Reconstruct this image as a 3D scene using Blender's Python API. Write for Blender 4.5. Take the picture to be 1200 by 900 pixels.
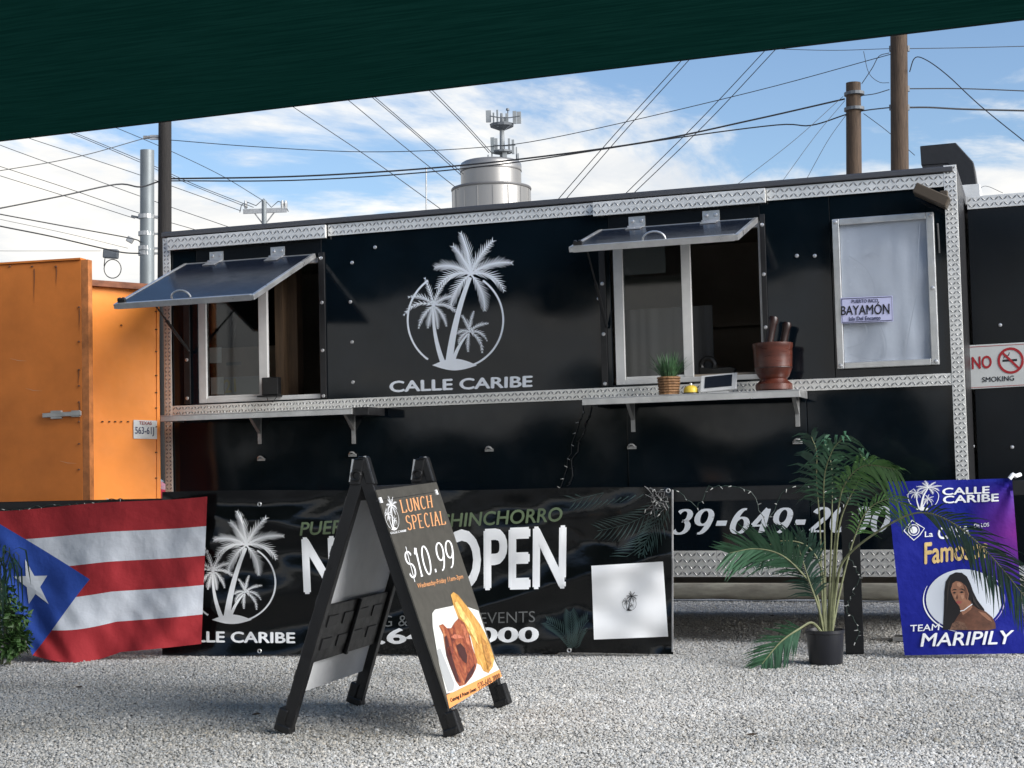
import bpy, bmesh, math, random
import numpy as np
from mathutils import Vector, Matrix, noise
random.seed(7)
rng = np.random.default_rng(7)
for o in list(bpy.data.objects): bpy.data.objects.remove(o)
scene = bpy.context.scene
COL = scene.collection
R = math.radians

# ------------------------------------------------------------------ camera
H = 1.1; FPX = 1804.0
PITCH, ROLL, YAW = .0569, -.0242, .3331
def _axes():
    rz = Matrix.Rotation(YAW, 3, 'Z')
    f = Vector((0, math.cos(PITCH), math.sin(PITCH))); u = Vector((0, -math.sin(PITCH), math.cos(PITCH))); r = Vector((1, 0, 0))
    c, s = math.cos(ROLL), math.sin(ROLL)
    return rz @ (c*r+s*u), rz @ (-s*r+c*u), rz @ f
AR, AU, AF = _axes()
CAM = Vector((0, 0, H))
cd = bpy.data.cameras.new('camera'); cam = bpy.data.objects.new('camera', cd); COL.objects.link(cam)
cam.matrix_world = Matrix(((AR.x, AU.x, -AF.x, 0), (AR.y, AU.y, -AF.y, 0), (AR.z, AU.z, -AF.z, H), (0, 0, 0, 1)))
cd.sensor_width = 36; cd.lens = FPX/1200*36; cd.clip_start = .05; cd.clip_end = 6000
scene.camera = cam
def ray(x, y): return AF + AR*((x-600)/FPX) + AU*((450-y)/FPX)
def P(x, y, Y): d = ray(x, y); return CAM + d*(Y/d.y)                 # on the vertical plane at distance Y
def G(x, y, z=0.): d = ray(x, y); return CAM + d*((z-H)/d.z)           # on the ground (or a level)
def D(x, y, dep): return CAM + ray(x, y)*dep                            # at a depth along the view
def onplane(x, y, p0, n): d = ray(x, y); return CAM + d*((p0-CAM).dot(n)/d.dot(n))

# ------------------------------------------------------------------ sky, sun, exposure
SUN_EL, SUN_AZ = R(27), R(104)          # azimuth from +Y towards +X
w = bpy.data.worlds.new('World'); scene.world = w; w.use_nodes = True
nt = w.node_tree; N = nt.nodes; L = nt.links; N.clear()
def nn(t, **k):
    n = N.new(t)
    for a, b in k.items(): setattr(n, a, b)
    return n
wout = nn('ShaderNodeOutputWorld'); bg = nn('ShaderNodeBackground'); L.new(bg.outputs[0], wout.inputs[0])
sky = nn('ShaderNodeTexSky', sky_type='NISHITA', sun_disc=False, sun_elevation=SUN_EL, sun_rotation=SUN_AZ)
sky.air_density = 1.0; sky.dust_density = .6; sky.ozone_density = 1.2
bg.inputs[1].default_value = .082
tc = nn('ShaderNodeTexCoord'); sp = nn('ShaderNodeSeparateXYZ'); L.new(tc.outputs['Generated'], sp.inputs[0])
def m(op, a, b=None, c=None, clamp=False):
    n = nn('ShaderNodeMath', operation=op, use_clamp=clamp)
    for i, v in enumerate((a, b, c)):
        if v is None: continue
        if isinstance(v, (int, float)): n.inputs[i].default_value = v
        else: L.new(v, n.inputs[i])
    return n.outputs[0]
zz = m('MAXIMUM', sp.outputs[2], 0.0); den = m('ADD', zz, .10)
cv = nn('ShaderNodeCombineXYZ'); L.new(m('DIVIDE', sp.outputs[0], den), cv.inputs[0]); L.new(m('DIVIDE', sp.outputs[1], den), cv.inputs[1])
def wnoise(scale, det, loc, rough=.55, dist=0.):
    mp = nn('ShaderNodeMapping'); mp.inputs['Location'].default_value = loc; mp.inputs['Scale'].default_value = (1, .75, 1); L.new(cv.outputs[0], mp.inputs[0])
    n = nn('ShaderNodeTexNoise'); n.inputs['Scale'].default_value = scale; n.inputs['Detail'].default_value = det
    n.inputs['Roughness'].default_value = rough; n.inputs['Distortion'].default_value = dist
    L.new(mp.outputs[0], n.inputs['Vector']); return n.outputs[0]
n1 = wnoise(1.5, 10, (2.6, 7.7, 0), .62, .35); n2 = wnoise(.45, 3, (6.1, 6.6, 0)); n3 = wnoise(1.9, 8, (1.7, 9.3, 0), .6, .5)
lowc = m('MULTIPLY', m('SUBTRACT', .27, zz), 1.9)                        # cloud banks pile up towards the horizon
cov = m('ADD', m('ADD', m('MULTIPLY', n1, 1.15), m('MULTIPLY', n2, .7)), lowc)
mr = nn('ShaderNodeMapRange', interpolation_type='SMOOTHSTEP'); mr.inputs[1].default_value = .90; mr.inputs[2].default_value = 1.10
L.new(cov, mr.inputs[0])
cr = nn('ShaderNodeValToRGB'); L.new(n3, cr.inputs[0])
cr.color_ramp.elements[0].position = .36; cr.color_ramp.elements[0].color = (4.1, 4.3, 4.55, 1)
cr.color_ramp.elements[1].position = .70; cr.color_ramp.elements[1].color = (6.5, 6.2, 5.65, 1)
mx = nn('ShaderNodeMix', data_type='RGBA'); L.new(mr.outputs[0], mx.inputs[0]); L.new(cr.outputs[0], mx.inputs[7])
dim = nn('ShaderNodeMix', data_type='RGBA', blend_type='MULTIPLY'); dim.inputs[0].default_value = 1; dim.inputs[7].default_value = (.74, .80, .88, 1); L.new(sky.outputs[0], dim.inputs[6]); L.new(dim.outputs[2], mx.inputs[6]); L.new(mx.outputs[2], bg.inputs[0])
sd = bpy.data.lights.new('sun', 'SUN'); sun = bpy.data.objects.new('sun', sd); COL.objects.link(sun)
sd.energy = 2.7; sd.angle = R(48); sd.color = (1, .975, .945)
sdir = Vector((math.sin(SUN_AZ)*math.cos(SUN_EL), math.cos(SUN_AZ)*math.cos(SUN_EL), math.sin(SUN_EL)))
sun.rotation_euler = (-sdir).to_track_quat('-Z', 'Y').to_euler(); sun.location = (0, 0, 30)
vs = scene.view_settings; vs.view_transform = 'Standard'; vs.look = 'None'; vs.exposure = 1.25; vs.gamma = 1
scene.render.engine = 'CYCLES'

# ------------------------------------------------------------------ materials
MATS = {}
def mat(name, col=(.5, .5, .5), rough=.5, metal=0., var=0., vscale=8., bump=0., bscale=40., bdist=.01, spec=None, rvar=0., stretch=(1, 1, 1), coat=0., bdet=4):
    if name in MATS: return MATS[name]
    M = bpy.data.materials.new(name); M.use_nodes = True; t = M.node_tree; b = t.nodes['Principled BSDF']
    b.inputs['Base Color'].default_value = (*col, 1); b.inputs['Roughness'].default_value = rough; b.inputs['Metallic'].default_value = metal
    if spec is not None: b.inputs['Specular IOR Level'].default_value = spec
    if coat: b.inputs['Coat Weight'].default_value = coat; b.inputs['Coat Roughness'].default_value = .06
    if var or bump or rvar:
        g = t.nodes.new('ShaderNodeNewGeometry'); mp = t.nodes.new('ShaderNodeMapping'); mp.inputs['Scale'].default_value = stretch
        t.links.new(g.outputs['Position'], mp.inputs[0])
        def nz(s, d=5):
            n = t.nodes.new('ShaderNodeTexNoise'); n.inputs['Scale'].default_value = s; n.inputs['Detail'].default_value = d; n.inputs['Roughness'].default_value = .62
            t.links.new(mp.outputs[0], n.inputs['Vector']); return n
        if var:
            n = nz(vscale); r_ = t.nodes.new('ShaderNodeValToRGB'); t.links.new(n.outputs[0], r_.inputs[0])
            lo = [max(0, c*(1-var)) for c in col]; hi = [min(1, c*(1+var)) for c in col]
            r_.color_ramp.elements[0].position = .3; r_.color_ramp.elements[0].color = (*lo, 1); r_.color_ramp.elements[1].position = .7; r_.color_ramp.elements[1].color = (*hi, 1)
            t.links.new(r_.outputs[0], b.inputs['Base Color'])
        if rvar:
            n = nz(vscale*1.7); q = t.nodes.new('ShaderNodeMapRange'); q.inputs[1].default_value = .3; q.inputs[2].default_value = .7
            q.inputs[3].default_value = max(0.02, rough-rvar); q.inputs[4].default_value = rough+rvar; t.links.new(n.outputs[0], q.inputs[0]); t.links.new(q.outputs[0], b.inputs['Roughness'])
        if bump:
            n = nz(bscale, bdet); k = t.nodes.new('ShaderNodeBump'); k.inputs['Strength'].default_value = bump; k.inputs['Distance'].default_value = bdist
            t.links.new(n.outputs[0], k.inputs['Height']); t.links.new(k.outputs[0], b.inputs['Normal'])
    MATS[name] = M; return M
PANEL = mat('black_paint_sheet', (.0028, .0058, .0092), .09, 0, .25, 3, .9, 1.0, .032, .36, .03, bdet=.9)
PANEL2 = mat('black_paint_wall', (.0035, .0052, .0075), .22, 0, .2, 3, .3, 1.3, .02, .3, bdet=.5)
BLACK = mat('black_metal', (.012, .012, .013), .4, 0, .3, 20, .1, 60, .002)
BLACKP = mat('black_plastic', (.006, .006, .0065), .36, 0, .3, 14, .12, 90, .002, None, .1)
RAILM = mat('black_rail_paint', (.005, .0055, .0065), .34, 0, .35, 10, .15, 30, .004)
ALU = mat('aluminium', (.70, .70, .69), .36, .85, .12, 9, .08, 120, .001, None, .1)
TREADP = mat('tread_plate', (.80, .79, .75), .45, .45, .12, 7, .1, 90, .001, None, .1)
TREAD = mat('tread_lug', (.26, .26, .255), .40, .6, .2, 30)  # same metal as the plate, darker reflection of the lugs put into the colour
DULL = mat('dull_steel', (.42, .42, .41), .45, .7, .2, 12, .05, 60, .001, None, .1)
GALV = mat('galvanised_steel', (.20, .22, .225), .5, .45, .15, 3, 0, 1, 0, None, .1, (1, 1, .3))
WHITE = mat('white_paint', (.60, .60, .59), .4, 0, .08, 12)
FILM = mat('white_film', (.40, .44, .50), .22, 0, .05, 3, .35, 3.5, .012, .5, .06)
DECAL = mat('white_vinyl', (.76, .80, .85), .35, 0, .03, 6)
PRINTW = mat('white_print', (.86, .87, .88), .38)
ROOFM = mat('roof_edge', (.05, .05, .055), .5, .3, .3, 12)
INT = mat('interior_wall', (.30, .25, .20), .6, 0, .2, 2)
PLY = mat('plywood', (.075, .045, .024), .7, 0, .35, 6, .2, 30, .002, None, 0, (6, 6, .6))
CARD = mat('cardboard', (.16, .12, .085), .8, 0, .2, 6)
PAPER = mat('paper', (.62, .62, .58), .8)
ORANGE = mat('lit_orange_paint', (.90, .29, .045), .45, 0, .10, 2.2, .3, 1.6, .03, .25, .1)  # lit copy of the trailer orange, stronger light put into the colour
ORANGE_D = mat('shaded_orange_paint', (.55, .17, .035), .5, 0, .16, 2.6, .3, 1.4, .03, .25, .1)  # shaded copy of the same orange, shade put into the colour
RUST = mat('rust', (.10, .04, .02), .8, 0, .5, 20)
WOODP = mat('pole_wood', (.072, .046, .028), .85, 0, .45, 5, .5, 14, .03, None, 0, (5, 5, .35))
WOODD = mat('dark_pole_wood', (.014, .011, .009), .8, 0, .4, 5, .5, 14, .03, None, 0, (5, 5, .35))
CABLE = mat('cable', (.02, .02, .021), .6)
VINYL = mat('black_vinyl', (.0032, .0038, .0042), .17, 0, .2, 5, .22, 9, .010, .42, .04)
GREYV = mat('grey_print', (.115, .12, .12), .4)
GREENP = mat('olive_print', (.10, .135, .075), .4)
FERN = mat('fern_print', (.020, .036, .034), .3, 0, .5, 9)
REDP = mat('red_print', (.36, .018, .022), .4)
BLKP = mat('black_print', (.012, .012, .014), .45)
NAVY = mat('navy_print', (.03, .035, .10), .45)
SIGNW = mat('sign_white', (.55, .56, .54), .35, 0, .06, 8)
GREENC = mat('artificial_leaf', (.040, .105, .055), .45, 0, .35, 10)
GREENB = mat('bright_leaf', (.085, .19, .055), .45, 0, .35, 10)
GREEND = mat('dark_leaf', (.022, .062, .040), .45, 0, .35, 10)
STEMM = mat('palm_stem', (.17, .18, .09), .6, 0, .3, 30)
IVY = mat('ivy_leaf', (.05, .11, .028), .5, 0, .5, 12)
MORTAR = mat('mahogany', (.075, .019, .011), .32, 0, .4, 6, .1, 40, .002, None, .08, (1, 1, 5))
MORTARD = mat('dark_mahogany', (.022, .008, .006), .35, 0, .4, 8)
WICKER = mat('wicker', (.22, .115, .05), .7, 0, .4, 60)
YEL = mat('yellow_plastic', (.70, .50, .05), .4)
SCREEN = mat('dark_screen', (.01, .01, .011), .12)
SHEETB = mat('white_plastic_sheet', (.78, .79, .80), .35, 0, .1, 4, .1, 3, .01, None, .06)
MENUB = mat('menu_brown', (.064, .060, .050), .5, 0, .2, 25)
PEACH = mat('peach_print', (.68, .33, .15), .5)
ORP = mat('orange_print', (.74, .29, .09), .5)
MEATR = mat('meat_print', (.27, .062, .03), .5, 0, .75, 34)
MEATG = mat('golden_print', (.55, .30, .07), .5, 0, .45, 26)
DARKR = mat('char_print', (.05, .014, .012), .5)
TRAY = mat('tray_print', (.60, .61, .57), .5, 0, .1, 10)
def food_mat(name, stops, sc):
    M = bpy.data.materials.new(name); M.use_nodes = True; t = M.node_tree; b = t.nodes['Principled BSDF']; b.inputs['Roughness'].default_value = .5; g = t.nodes.new('ShaderNodeNewGeometry')
    n = t.nodes.new('ShaderNodeTexNoise'); n.inputs['Scale'].default_value = sc; n.inputs['Detail'].default_value = 8; n.inputs['Roughness'].default_value = .7; n.inputs['Distortion'].default_value = 1.2
    r_ = t.nodes.new('ShaderNodeValToRGB'); t.links.new(g.outputs['Position'], n.inputs['Vector']); t.links.new(n.outputs[0], r_.inputs[0]); t.links.new(r_.outputs[0], b.inputs['Base Color'])
    e = r_.color_ramp.elements; e[0].position, e[0].color = stops[0][0], (*stops[0][1], 1); e[1].position, e[1].color = stops[-1][0], (*stops[-1][1], 1)
    for p_, c_ in stops[1:-1]: q_ = e.new(p_); q_.color = (*c_, 1)
    return M
MEATR = food_mat('fried_meat', ((.32, (.05, .012, .01)), (.45, (.20, .045, .022)), (.55, (.30, .085, .035)), (.70, (.50, .22, .10))), 15); MEATG = food_mat('fried_plantain', ((.30, (.22, .09, .02)), (.45, (.42, .21, .045)), (.58, (.55, .31, .08)), (.72, (.68, .46, .17))), 17)
GOLD = mat('gold_print', (.62, .44, .18), .4, 0, .25, 9)
LILAC = mat('lilac_print', (.45, .38, .75), .4)
PORTW = mat('portrait_ground', (.62, .66, .72), .4)
HAIR = mat('hair_print', (.010, .008, .009), .4)
SKIN = mat('skin_print', (.33, .155, .09), .45, 0, .25, 14)
SKIND = mat('skin_dark_print', (.13, .055, .033), .45, 0, .4, 20)
LIPS = mat('lips_print', (.34, .08, .07), .45)
TANK = mat('tank_steel', (.28, .27, .255), .36, .6, .12, .25, 0, 1, 0, None, .08, (1, 1, .05))
ANT = mat('antenna_grey', (.20, .215, .22), .5)
ANTD = mat('antenna_dark', (.10, .11, .12), .5)
LOGM = mat('peeled_log', (.78, .69, .56), .75, 0, .4, 5, .4, 9, .02, None, 0, (.5, 1, 2))
CARR = mat('red_car_paint', (.28, .02, .03), .25, 0, .1, 3)
LENS = mat('tail_light', (.6, .05, .04), .15)
RUBBER = mat('rubber', (.02, .02, .02), .8)
BRONZE = mat('bronze_lamp', (.085, .065, .045), .5, .3)
def glass_mat():
    M = bpy.data.materials.new('window_glass'); M.use_nodes = True; t = M.node_tree; t.nodes.clear()
    o = t.nodes.new('ShaderNodeOutputMaterial'); mi = t.nodes.new('ShaderNodeMixShader'); tr = t.nodes.new('ShaderNodeBsdfTransparent'); gl = t.nodes.new('ShaderNodeBsdfGlossy')
    fr = t.nodes.new('ShaderNodeFresnel'); fr.inputs[0].default_value = 1.42; tr.inputs[0].default_value = (.85, .87, .87, 1); gl.inputs['Roughness'].default_value = .04
    t.links.new(fr.outputs[0], mi.inputs[0]); t.links.new(tr.outputs[0], mi.inputs[1]); t.links.new(gl.outputs[0], mi.inputs[2]); t.links.new(mi.outputs[0], o.inputs[0]); return M
GLASS = glass_mat()
def cloth_mat(name, fn, rough=.85, transl=.25):
    """cloth with a printed pattern driven by the UV map; fn(nodes, links, u, v) gives the colour socket"""
    M = bpy.data.materials.new(name); M.use_nodes = True; t = M.node_tree; b = t.nodes['Principled BSDF']; b.inputs['Roughness'].default_value = rough
    uv = t.nodes.new('ShaderNodeUVMap'); s = t.nodes.new('ShaderNodeSeparateXYZ'); t.links.new(uv.outputs[0], s.inputs[0])
    def mm(op, a, bb=None):
        n = t.nodes.new('ShaderNodeMath'); n.operation = op
        for i, v in enumerate((a, bb)):
            if v is None: continue
            if isinstance(v, (int, float)): n.inputs[i].default_value = v
            else: t.links.new(v, n.inputs[i])
        return n.outputs[0]
    def mix(f, a, bb):
        n = t.nodes.new('ShaderNodeMix'); n.data_type = 'RGBA'; t.links.new(f, n.inputs[0]) if not isinstance(f, (int, float)) else setattr(n.inputs[0], 'default_value', f)
        for i, v in ((6, a), (7, bb)):
            if isinstance(v, tuple): n.inputs[i].default_value = (*v, 1)
            else: t.links.new(v, n.inputs[i])
        return n.outputs[2]
    c = fn(mm, mix, s.outputs[0], s.outputs[1]); t.links.new(c, b.inputs['Base Color'])
    n = t.nodes.new('ShaderNodeTexNoise'); n.inputs['Scale'].default_value = 9; n.inputs['Detail'].default_value = 5; k = t.nodes.new('ShaderNodeBump'); k.inputs['Strength'].default_value = .5; k.inputs['Distance'].default_value = .02
    g = t.nodes.new('ShaderNodeNewGeometry'); t.links.new(g.outputs['Position'], n.inputs['Vector']); t.links.new(n.outputs[0], k.inputs['Height']); t.links.new(k.outputs[0], b.inputs['Normal'])
    return M

# ------------------------------------------------------------------ mesh helpers
class MB:
    def __init__(s): s.v = []; s.f = []; s.uv = None
    def add(s, vs, fs):
        b = len(s.v); s.v += [Vector(x) for x in vs]; s.f += [tuple(i+b for i in f) for f in fs]; return s
    def box(s, x0, x1, y0, y1, z0, z1):
        x0, x1 = min(x0, x1), max(x0, x1); y0, y1 = min(y0, y1), max(y0, y1); z0, z1 = min(z0, z1), max(z0, z1)
        return s.add([(x0,y0,z0),(x1,y0,z0),(x1,y1,z0),(x0,y1,z0),(x0,y0,z1),(x1,y0,z1),(x1,y1,z1),(x0,y1,z1)], [(0,3,2,1),(4,5,6,7),(0,1,5,4),(1,2,6,5),(2,3,7,6),(3,0,4,7)])
    def obox(s, c, ax, ay, az):
        """oriented box: centre and three half-axis vectors"""
        c, ax, ay, az = map(Vector, (c, ax, ay, az)); vs = []
        for k in (-1, 1):
            for (i, j) in ((-1,-1),(1,-1),(1,1),(-1,1)): vs.append(c+ax*i+ay*j+az*k)
        return s.add(vs, [(0,3,2,1),(4,5,6,7),(0,1,5,4),(1,2,6,5),(2,3,7,6),(3,0,4,7)])
    def bar(s, a, b, wx, wy, up=(0, 0, 1)):
        """rectangular bar from a to b; wx across, wy along 'up'"""
        a, b = Vector(a), Vector(b); d = (b-a); up = Vector(up); x = d.cross(up).normalized(); y = x.cross(d).normalized()
        return s.obox((a+b)/2, x*wx/2, y*wy/2, d/2)
    def tube(s, pts, r, n=6, caps=True):
        pts = [Vector(p) for p in pts]; k = len(pts); rs = r if isinstance(r, (list, tuple)) else [r]*k; vs = []; px = None
        for i, p in enumerate(pts):
            d = (pts[min(i+1, k-1)]-pts[max(i-1, 0)]).normalized()
            if px is None: px = d.cross(Vector((.13, .27, .95))); px = px if px.length > 1e-3 else d.cross(Vector((1, 0, 0)))
            px = (px-d*px.dot(d)).normalized(); py = d.cross(px)
            vs += [p+(px*math.cos(6.28318*j/n)+py*math.sin(6.28318*j/n))*rs[i] for j in range(n)]
        fs = [(i*n+j, i*n+(j+1) % n, (i+1)*n+(j+1) % n, (i+1)*n+j) for i in range(k-1) for j in range(n)]
        if caps: fs += [tuple(range(n))[::-1], tuple(range((k-1)*n, k*n))]
        return s.add(vs, fs)
    def lathe(s, prof, c, n=24):
        c = Vector(c); vs = [c+Vector((r_*math.cos(6.28318*j/n), r_*math.sin(6.28318*j/n), z)) for r_, z in prof for j in range(n)]; k = len(prof)
        fs = [(i*n+j, i*n+(j+1) % n, (i+1)*n+(j+1) % n, (i+1)*n+j) for i in range(k-1) for j in range(n)]
        fs += [tuple(range(n))[::-1], tuple(range((k-1)*n, k*n))]
        return s.add(vs, fs)
    def prism(s, pts, d):
        """polygon (3-D points) pushed along vector d"""
        k = len(pts); pts = [Vector(p) for p in pts]; d = Vector(d)
        return s.add(pts+[p+d for p in pts], [tuple(range(k)), tuple(range(2*k-1, k-1, -1))]+[(i, i+k, (i+1) % k+k, (i+1) % k) for i in range(k)])
    def blade(s, pts, wd, side):
        """thin leaf blade along pts, width list wd, across 'side'"""
        k = len(pts); side = Vector(side).normalized(); vs = []
        for p, q in zip(pts, wd): vs += [Vector(p)-side*q/2, Vector(p)+side*q/2]
        return s.add(vs, [(2*i, 2*i+1, 2*i+3, 2*i+2) for i in range(k-1)])
def obj(name, mb, material, parent=None, smooth=False, bevel=0., base=False):
    me = bpy.data.meshes.new(name)
    if not mb.v: mb.add([(0,0,0),(0.001,0,0),(0,0.001,0)], [(0,1,2)])
    xs = [v.x for v in mb.v]; ys = [v.y for v in mb.v]; zs = [v.z for v in mb.v]
    c = Vector(((min(xs)+max(xs))/2, (min(ys)+max(ys))/2, min(zs) if parent is None or base else (min(zs)+max(zs))/2))
    me.from_pydata([v-c for v in mb.v], [], mb.f); me.update()
    if mb.uv:
        ul = me.uv_layers.new(name='UVMap')
        for lp in me.loops: ul.data[lp.index].uv = mb.uv[lp.vertex_index]
    me.materials.append(material)
    if smooth:
        me.polygons.foreach_set('use_smooth', [True]*len(me.polygons))
        try: me.set_sharp_from_angle(angle=R(40))
        except Exception: pass
    o = bpy.data.objects.new(name, me); COL.objects.link(o); o['_w'] = list(c)
    if parent is not None: o.parent = parent; o.location = c-Vector(parent['_w'])
    else: o.location = c
    if bevel:
        b = o.modifiers.new('bevel', 'BEVEL'); b.width = bevel; b.segments = 2; b.limit_method = 'ANGLE'
    return o
def tag(o, label=None, cat=None, group=None, kind=None):
    for k, v in (('label', label), ('category', cat), ('group', group), ('kind', kind)):
        if v: o[k] = v
    return o
def thing(name, loc, label, cat, group=None):
    o = bpy.data.objects.new(name, None); o.empty_display_size = .1; o.location = loc; o['_w'] = list(loc); COL.objects.link(o)
    return tag(o, label, cat, group)
def inst(src, loc, parent=None):
    """a copy of a mesh object sharing its data, put at a world position"""
    o = src.copy(); COL.objects.link(o); o['_w'] = list(loc); p = parent if parent is not None else src.parent; o.parent = p
    o.location = Vector(loc)-(Vector(p['_w']) if p else Vector()); return o

def catmull(pts, n):
    out = []; q = [pts[0]*2-pts[1]]+list(pts)+[pts[-1]*2-pts[-2]]
    for i in range(1, len(q)-2):
        for k_ in range(n):
            t = k_/n; a, b_, c, d = q[i-1], q[i], q[i+1], q[i+2]; out.append(.5*((2*b_)+(c-a)*t+(2*a-5*b_+4*c-d)*t*t+(3*b_-a-3*c+d)*t**3))
    out.append(pts[-1]); return out
# --- flat lettering and print: shapes drawn in photograph pixels, laid on a real surface by surf(px, py, lift)
def text2d(body, quad, offset=0., shear=0., spacing=1.0):
    cu = bpy.data.curves.new('t', 'FONT'); cu.body = body; cu.offset = offset; cu.shear = shear; cu.space_character = spacing; cu.resolution_u = 4; cu.fill_mode = 'FRONT'
    o = bpy.data.objects.new('t', cu); COL.objects.link(o); dg = bpy.context.evaluated_depsgraph_get(); dg.update()
    me = o.evaluated_get(dg).to_mesh(); vs = [v.co.copy() for v in me.vertices]; fs = [tuple(p.vertices) for p in me.polygons]
    o.evaluated_get(dg).to_mesh_clear(); bpy.data.objects.remove(o); bpy.data.curves.remove(cu)
    return (vs, fs) if quad is None else fit2d(vs, fs, quad)
def fit2d(vs, fs, quad, box=None):
    if box: x0, x1, y0, y1 = box
    else: x0 = min(v[0] for v in vs); x1 = max(v[0] for v in vs); y0 = min(v[1] for v in vs); y1 = max(v[1] for v in vs)
    tl, tr, br, bl = quad; out = []
    for v in vs:
        a = (v[0]-x0)/(x1-x0); b = (y1-v[1])/(y1-y0)
        out.append(tuple((tl[i]*(1-a)+tr[i]*a)*(1-b)+(bl[i]*(1-a)+br[i]*a)*b for i in (0, 1))+((v[2],) if len(v) > 2 and not isinstance(v, Vector) else (0.,)))
    return out, fs
def cut2d(vs, fs, step):
    bm = bmesh.new(); bv = [bm.verts.new((v[0], v[1], v[2] if len(v) > 2 else 0)) for v in vs]
    for f in fs:
        try: bm.faces.new([bv[i] for i in f])
        except ValueError: pass
    xs = [v[0] for v in vs]; ys = [v[1] for v in vs]
    for ax, lo, hi in ((0, min(xs), max(xs)), (1, min(ys), max(ys))):
        q = math.floor(lo/step)*step+step
        while q < hi:
            co = [0, 0, 0]; co[ax] = q; no = [0, 0, 0]; no[ax] = 1
            bmesh.ops.bisect_plane(bm, geom=bm.verts[:]+bm.edges[:]+bm.faces[:], plane_co=co, plane_no=no); q += step
    bm.verts.index_update(); out = [(v.co.x, v.co.y, v.co.z) for v in bm.verts], [tuple(v.index for v in f.verts) for f in bm.faces]; bm.free(); return out
def laid(name, shape, surf, lift, material, parent, step=0):
    vs, fs = shape
    if step: vs, fs = cut2d(vs, fs, step)
    b = MB(); b.add([surf(v[0], v[1], lift+(v[2] if len(v) > 2 else 0)) for v in vs], fs); return obj(name, b, material, parent, smooth=bool(step))
def text(name, body, quad, surf, lift, material, parent, offset=0., shear=0., spacing=1., step=0):
    # heavier weights are drawn as the outline printed five times, each a hair above the last
    vs, fs = text2d(body, None, min(offset, 0.), shear, spacing); b_ = max(0, offset-.003)*1.1; b = MB()
    xs = [v[0] for v in vs]; ys = [v[1] for v in vs]; box = (min(xs)-b_, max(xs)+b_, min(ys)-b_*.8, max(ys)+b_*.8)
    for k, (dx, dy) in enumerate(((0, 0), (b_, 0), (-b_, 0), (0, b_*.8), (0, -b_*.8)) if b_ else ((0, 0),)):
        v2, f2 = fit2d([(v[0]+dx, v[1]+dy) for v in vs], fs, quad, box)
        if step: v2, f2 = cut2d(v2, f2, step)
        b.add([surf(v[0], v[1], lift+.0003*k) for v in v2], f2)
    return obj(name, b, material, parent, smooth=bool(step))
def poly(pts): return [tuple(p) for p in pts], [tuple(range(len(pts)))]
def ell(cx, cy, rx, ry, n=28, rot=0.):
    return poly([(cx+rx*math.cos(a)*math.cos(rot)-ry*math.sin(a)*math.sin(rot), cy+rx*math.cos(a)*math.sin(rot)+ry*math.sin(a)*math.cos(rot)) for a in [6.28318*i/n for i in range(n)]])
def ribbon(pts, w):
    """constant or varying width line in 2-D"""
    k = len(pts); vs = []
    for i, p in enumerate(pts):
        a, b = pts[max(i-1, 0)], pts[min(i+1, k-1)]; dx, dy = b[0]-a[0], b[1]-a[1]; l = math.hypot(dx, dy) or 1; q = (w[i] if isinstance(w, (list, tuple)) else w)/2
        vs += [(p[0]-dy/l*q, p[1]+dx/l*q), (p[0]+dy/l*q, p[1]-dx/l*q)]
    return vs, [(2*i, 2*i+1, 2*i+3, 2*i+2) for i in range(k-1)]
def arc(cx, cy, rx, ry, a0, a1, n=14): return [(cx+rx*math.cos(R(a0+(a1-a0)*i/n)), cy+ry*math.sin(R(a0+(a1-a0)*i/n))) for i in range(n+1)]
def join(*shapes):
    vs, fs = [], []
    for n_, (a, b) in enumerate(shapes):      # overlapping strokes lie a hair above each other
        k = len(vs); vs += [(v[0], v[1], (v[2] if len(v) > 2 else 0)+(n_ % 37)*.00005) for v in a]; fs += [tuple(i+k for i in f) for f in b]
    return vs, fs
# pen-drawn serif letters (thick uprights, thin cross strokes) in a unit box
GL = {
 'L': [[(.2,1),(.2,0)], [(.2,0.02),(.95,.02)], [(.95,.02),(.95,.2)]], 'U': [[(.12,1),(.12,.3)]+arc(.5,.3,.38,.3,180,360)+[(.88,1)]],
 'N': [[(.12,0),(.12,1)], [(.12,1),(.88,0)], [(.88,0),(.88,1)]], 'C': [arc(.55,.5,.45,.5,45,315)], 'H': [[(.12,0),(.12,1)], [(.88,0),(.88,1)], [(.12,.5),(.88,.5)]],
 'S': [arc(.5,.75,.38,.25,20,270)+arc(.5,.25,.4,.25,90,-160)], 'P': [[(.15,0),(.15,1)], [(.15,.98)]+arc(.45,.74,.45,.24,90,-90)+[(.15,.5)]],
 'E': [[(.15,0),(.15,1)], [(.15,.98),(.9,.98)], [(.15,.5),(.75,.5)], [(.15,.02),(.95,.02)]], 'I': [[(.5,0),(.5,1)]], 'A': [[(.02,0),(.5,1)], [(.5,1),(.98,0)], [(.2,.36),(.8,.36)]],
 '0': [arc(.5,.5,.42,.5,0,360,24)], '1': [[(.2,.8),(.55,1)], [(.55,1),(.55,0)]], '2': [arc(.5,.72,.4,.28,165,-20)+[(.1,.03)], [(.1,.03),(.95,.03)]],
 '3': [arc(.46,.76,.38,.24,150,-90)+arc(.46,.27,.44,.27,90,-150)], '4': [[(.7,0),(.7,1)], [(.7,1),(.04,.3)], [(.04,.3),(1,.3)]],
 '6': [arc(.5,.32,.42,.32,0,360,20), arc(.62,.32,.54,.68,180,85)], '9': [arc(.5,.68,.42,.32,0,360,20), arc(.38,.68,.54,.68,0,-95)],
 '-': [[(.1,.42),(.9,.42)]], '.': [[(.4,0),(.4,.12)]], '$': [arc(.5,.73,.38,.21,20,270)+arc(.5,.29,.4,.23,90,-160), [(.5,1.12),(.5,-.1)]], ' ': []}
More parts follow.
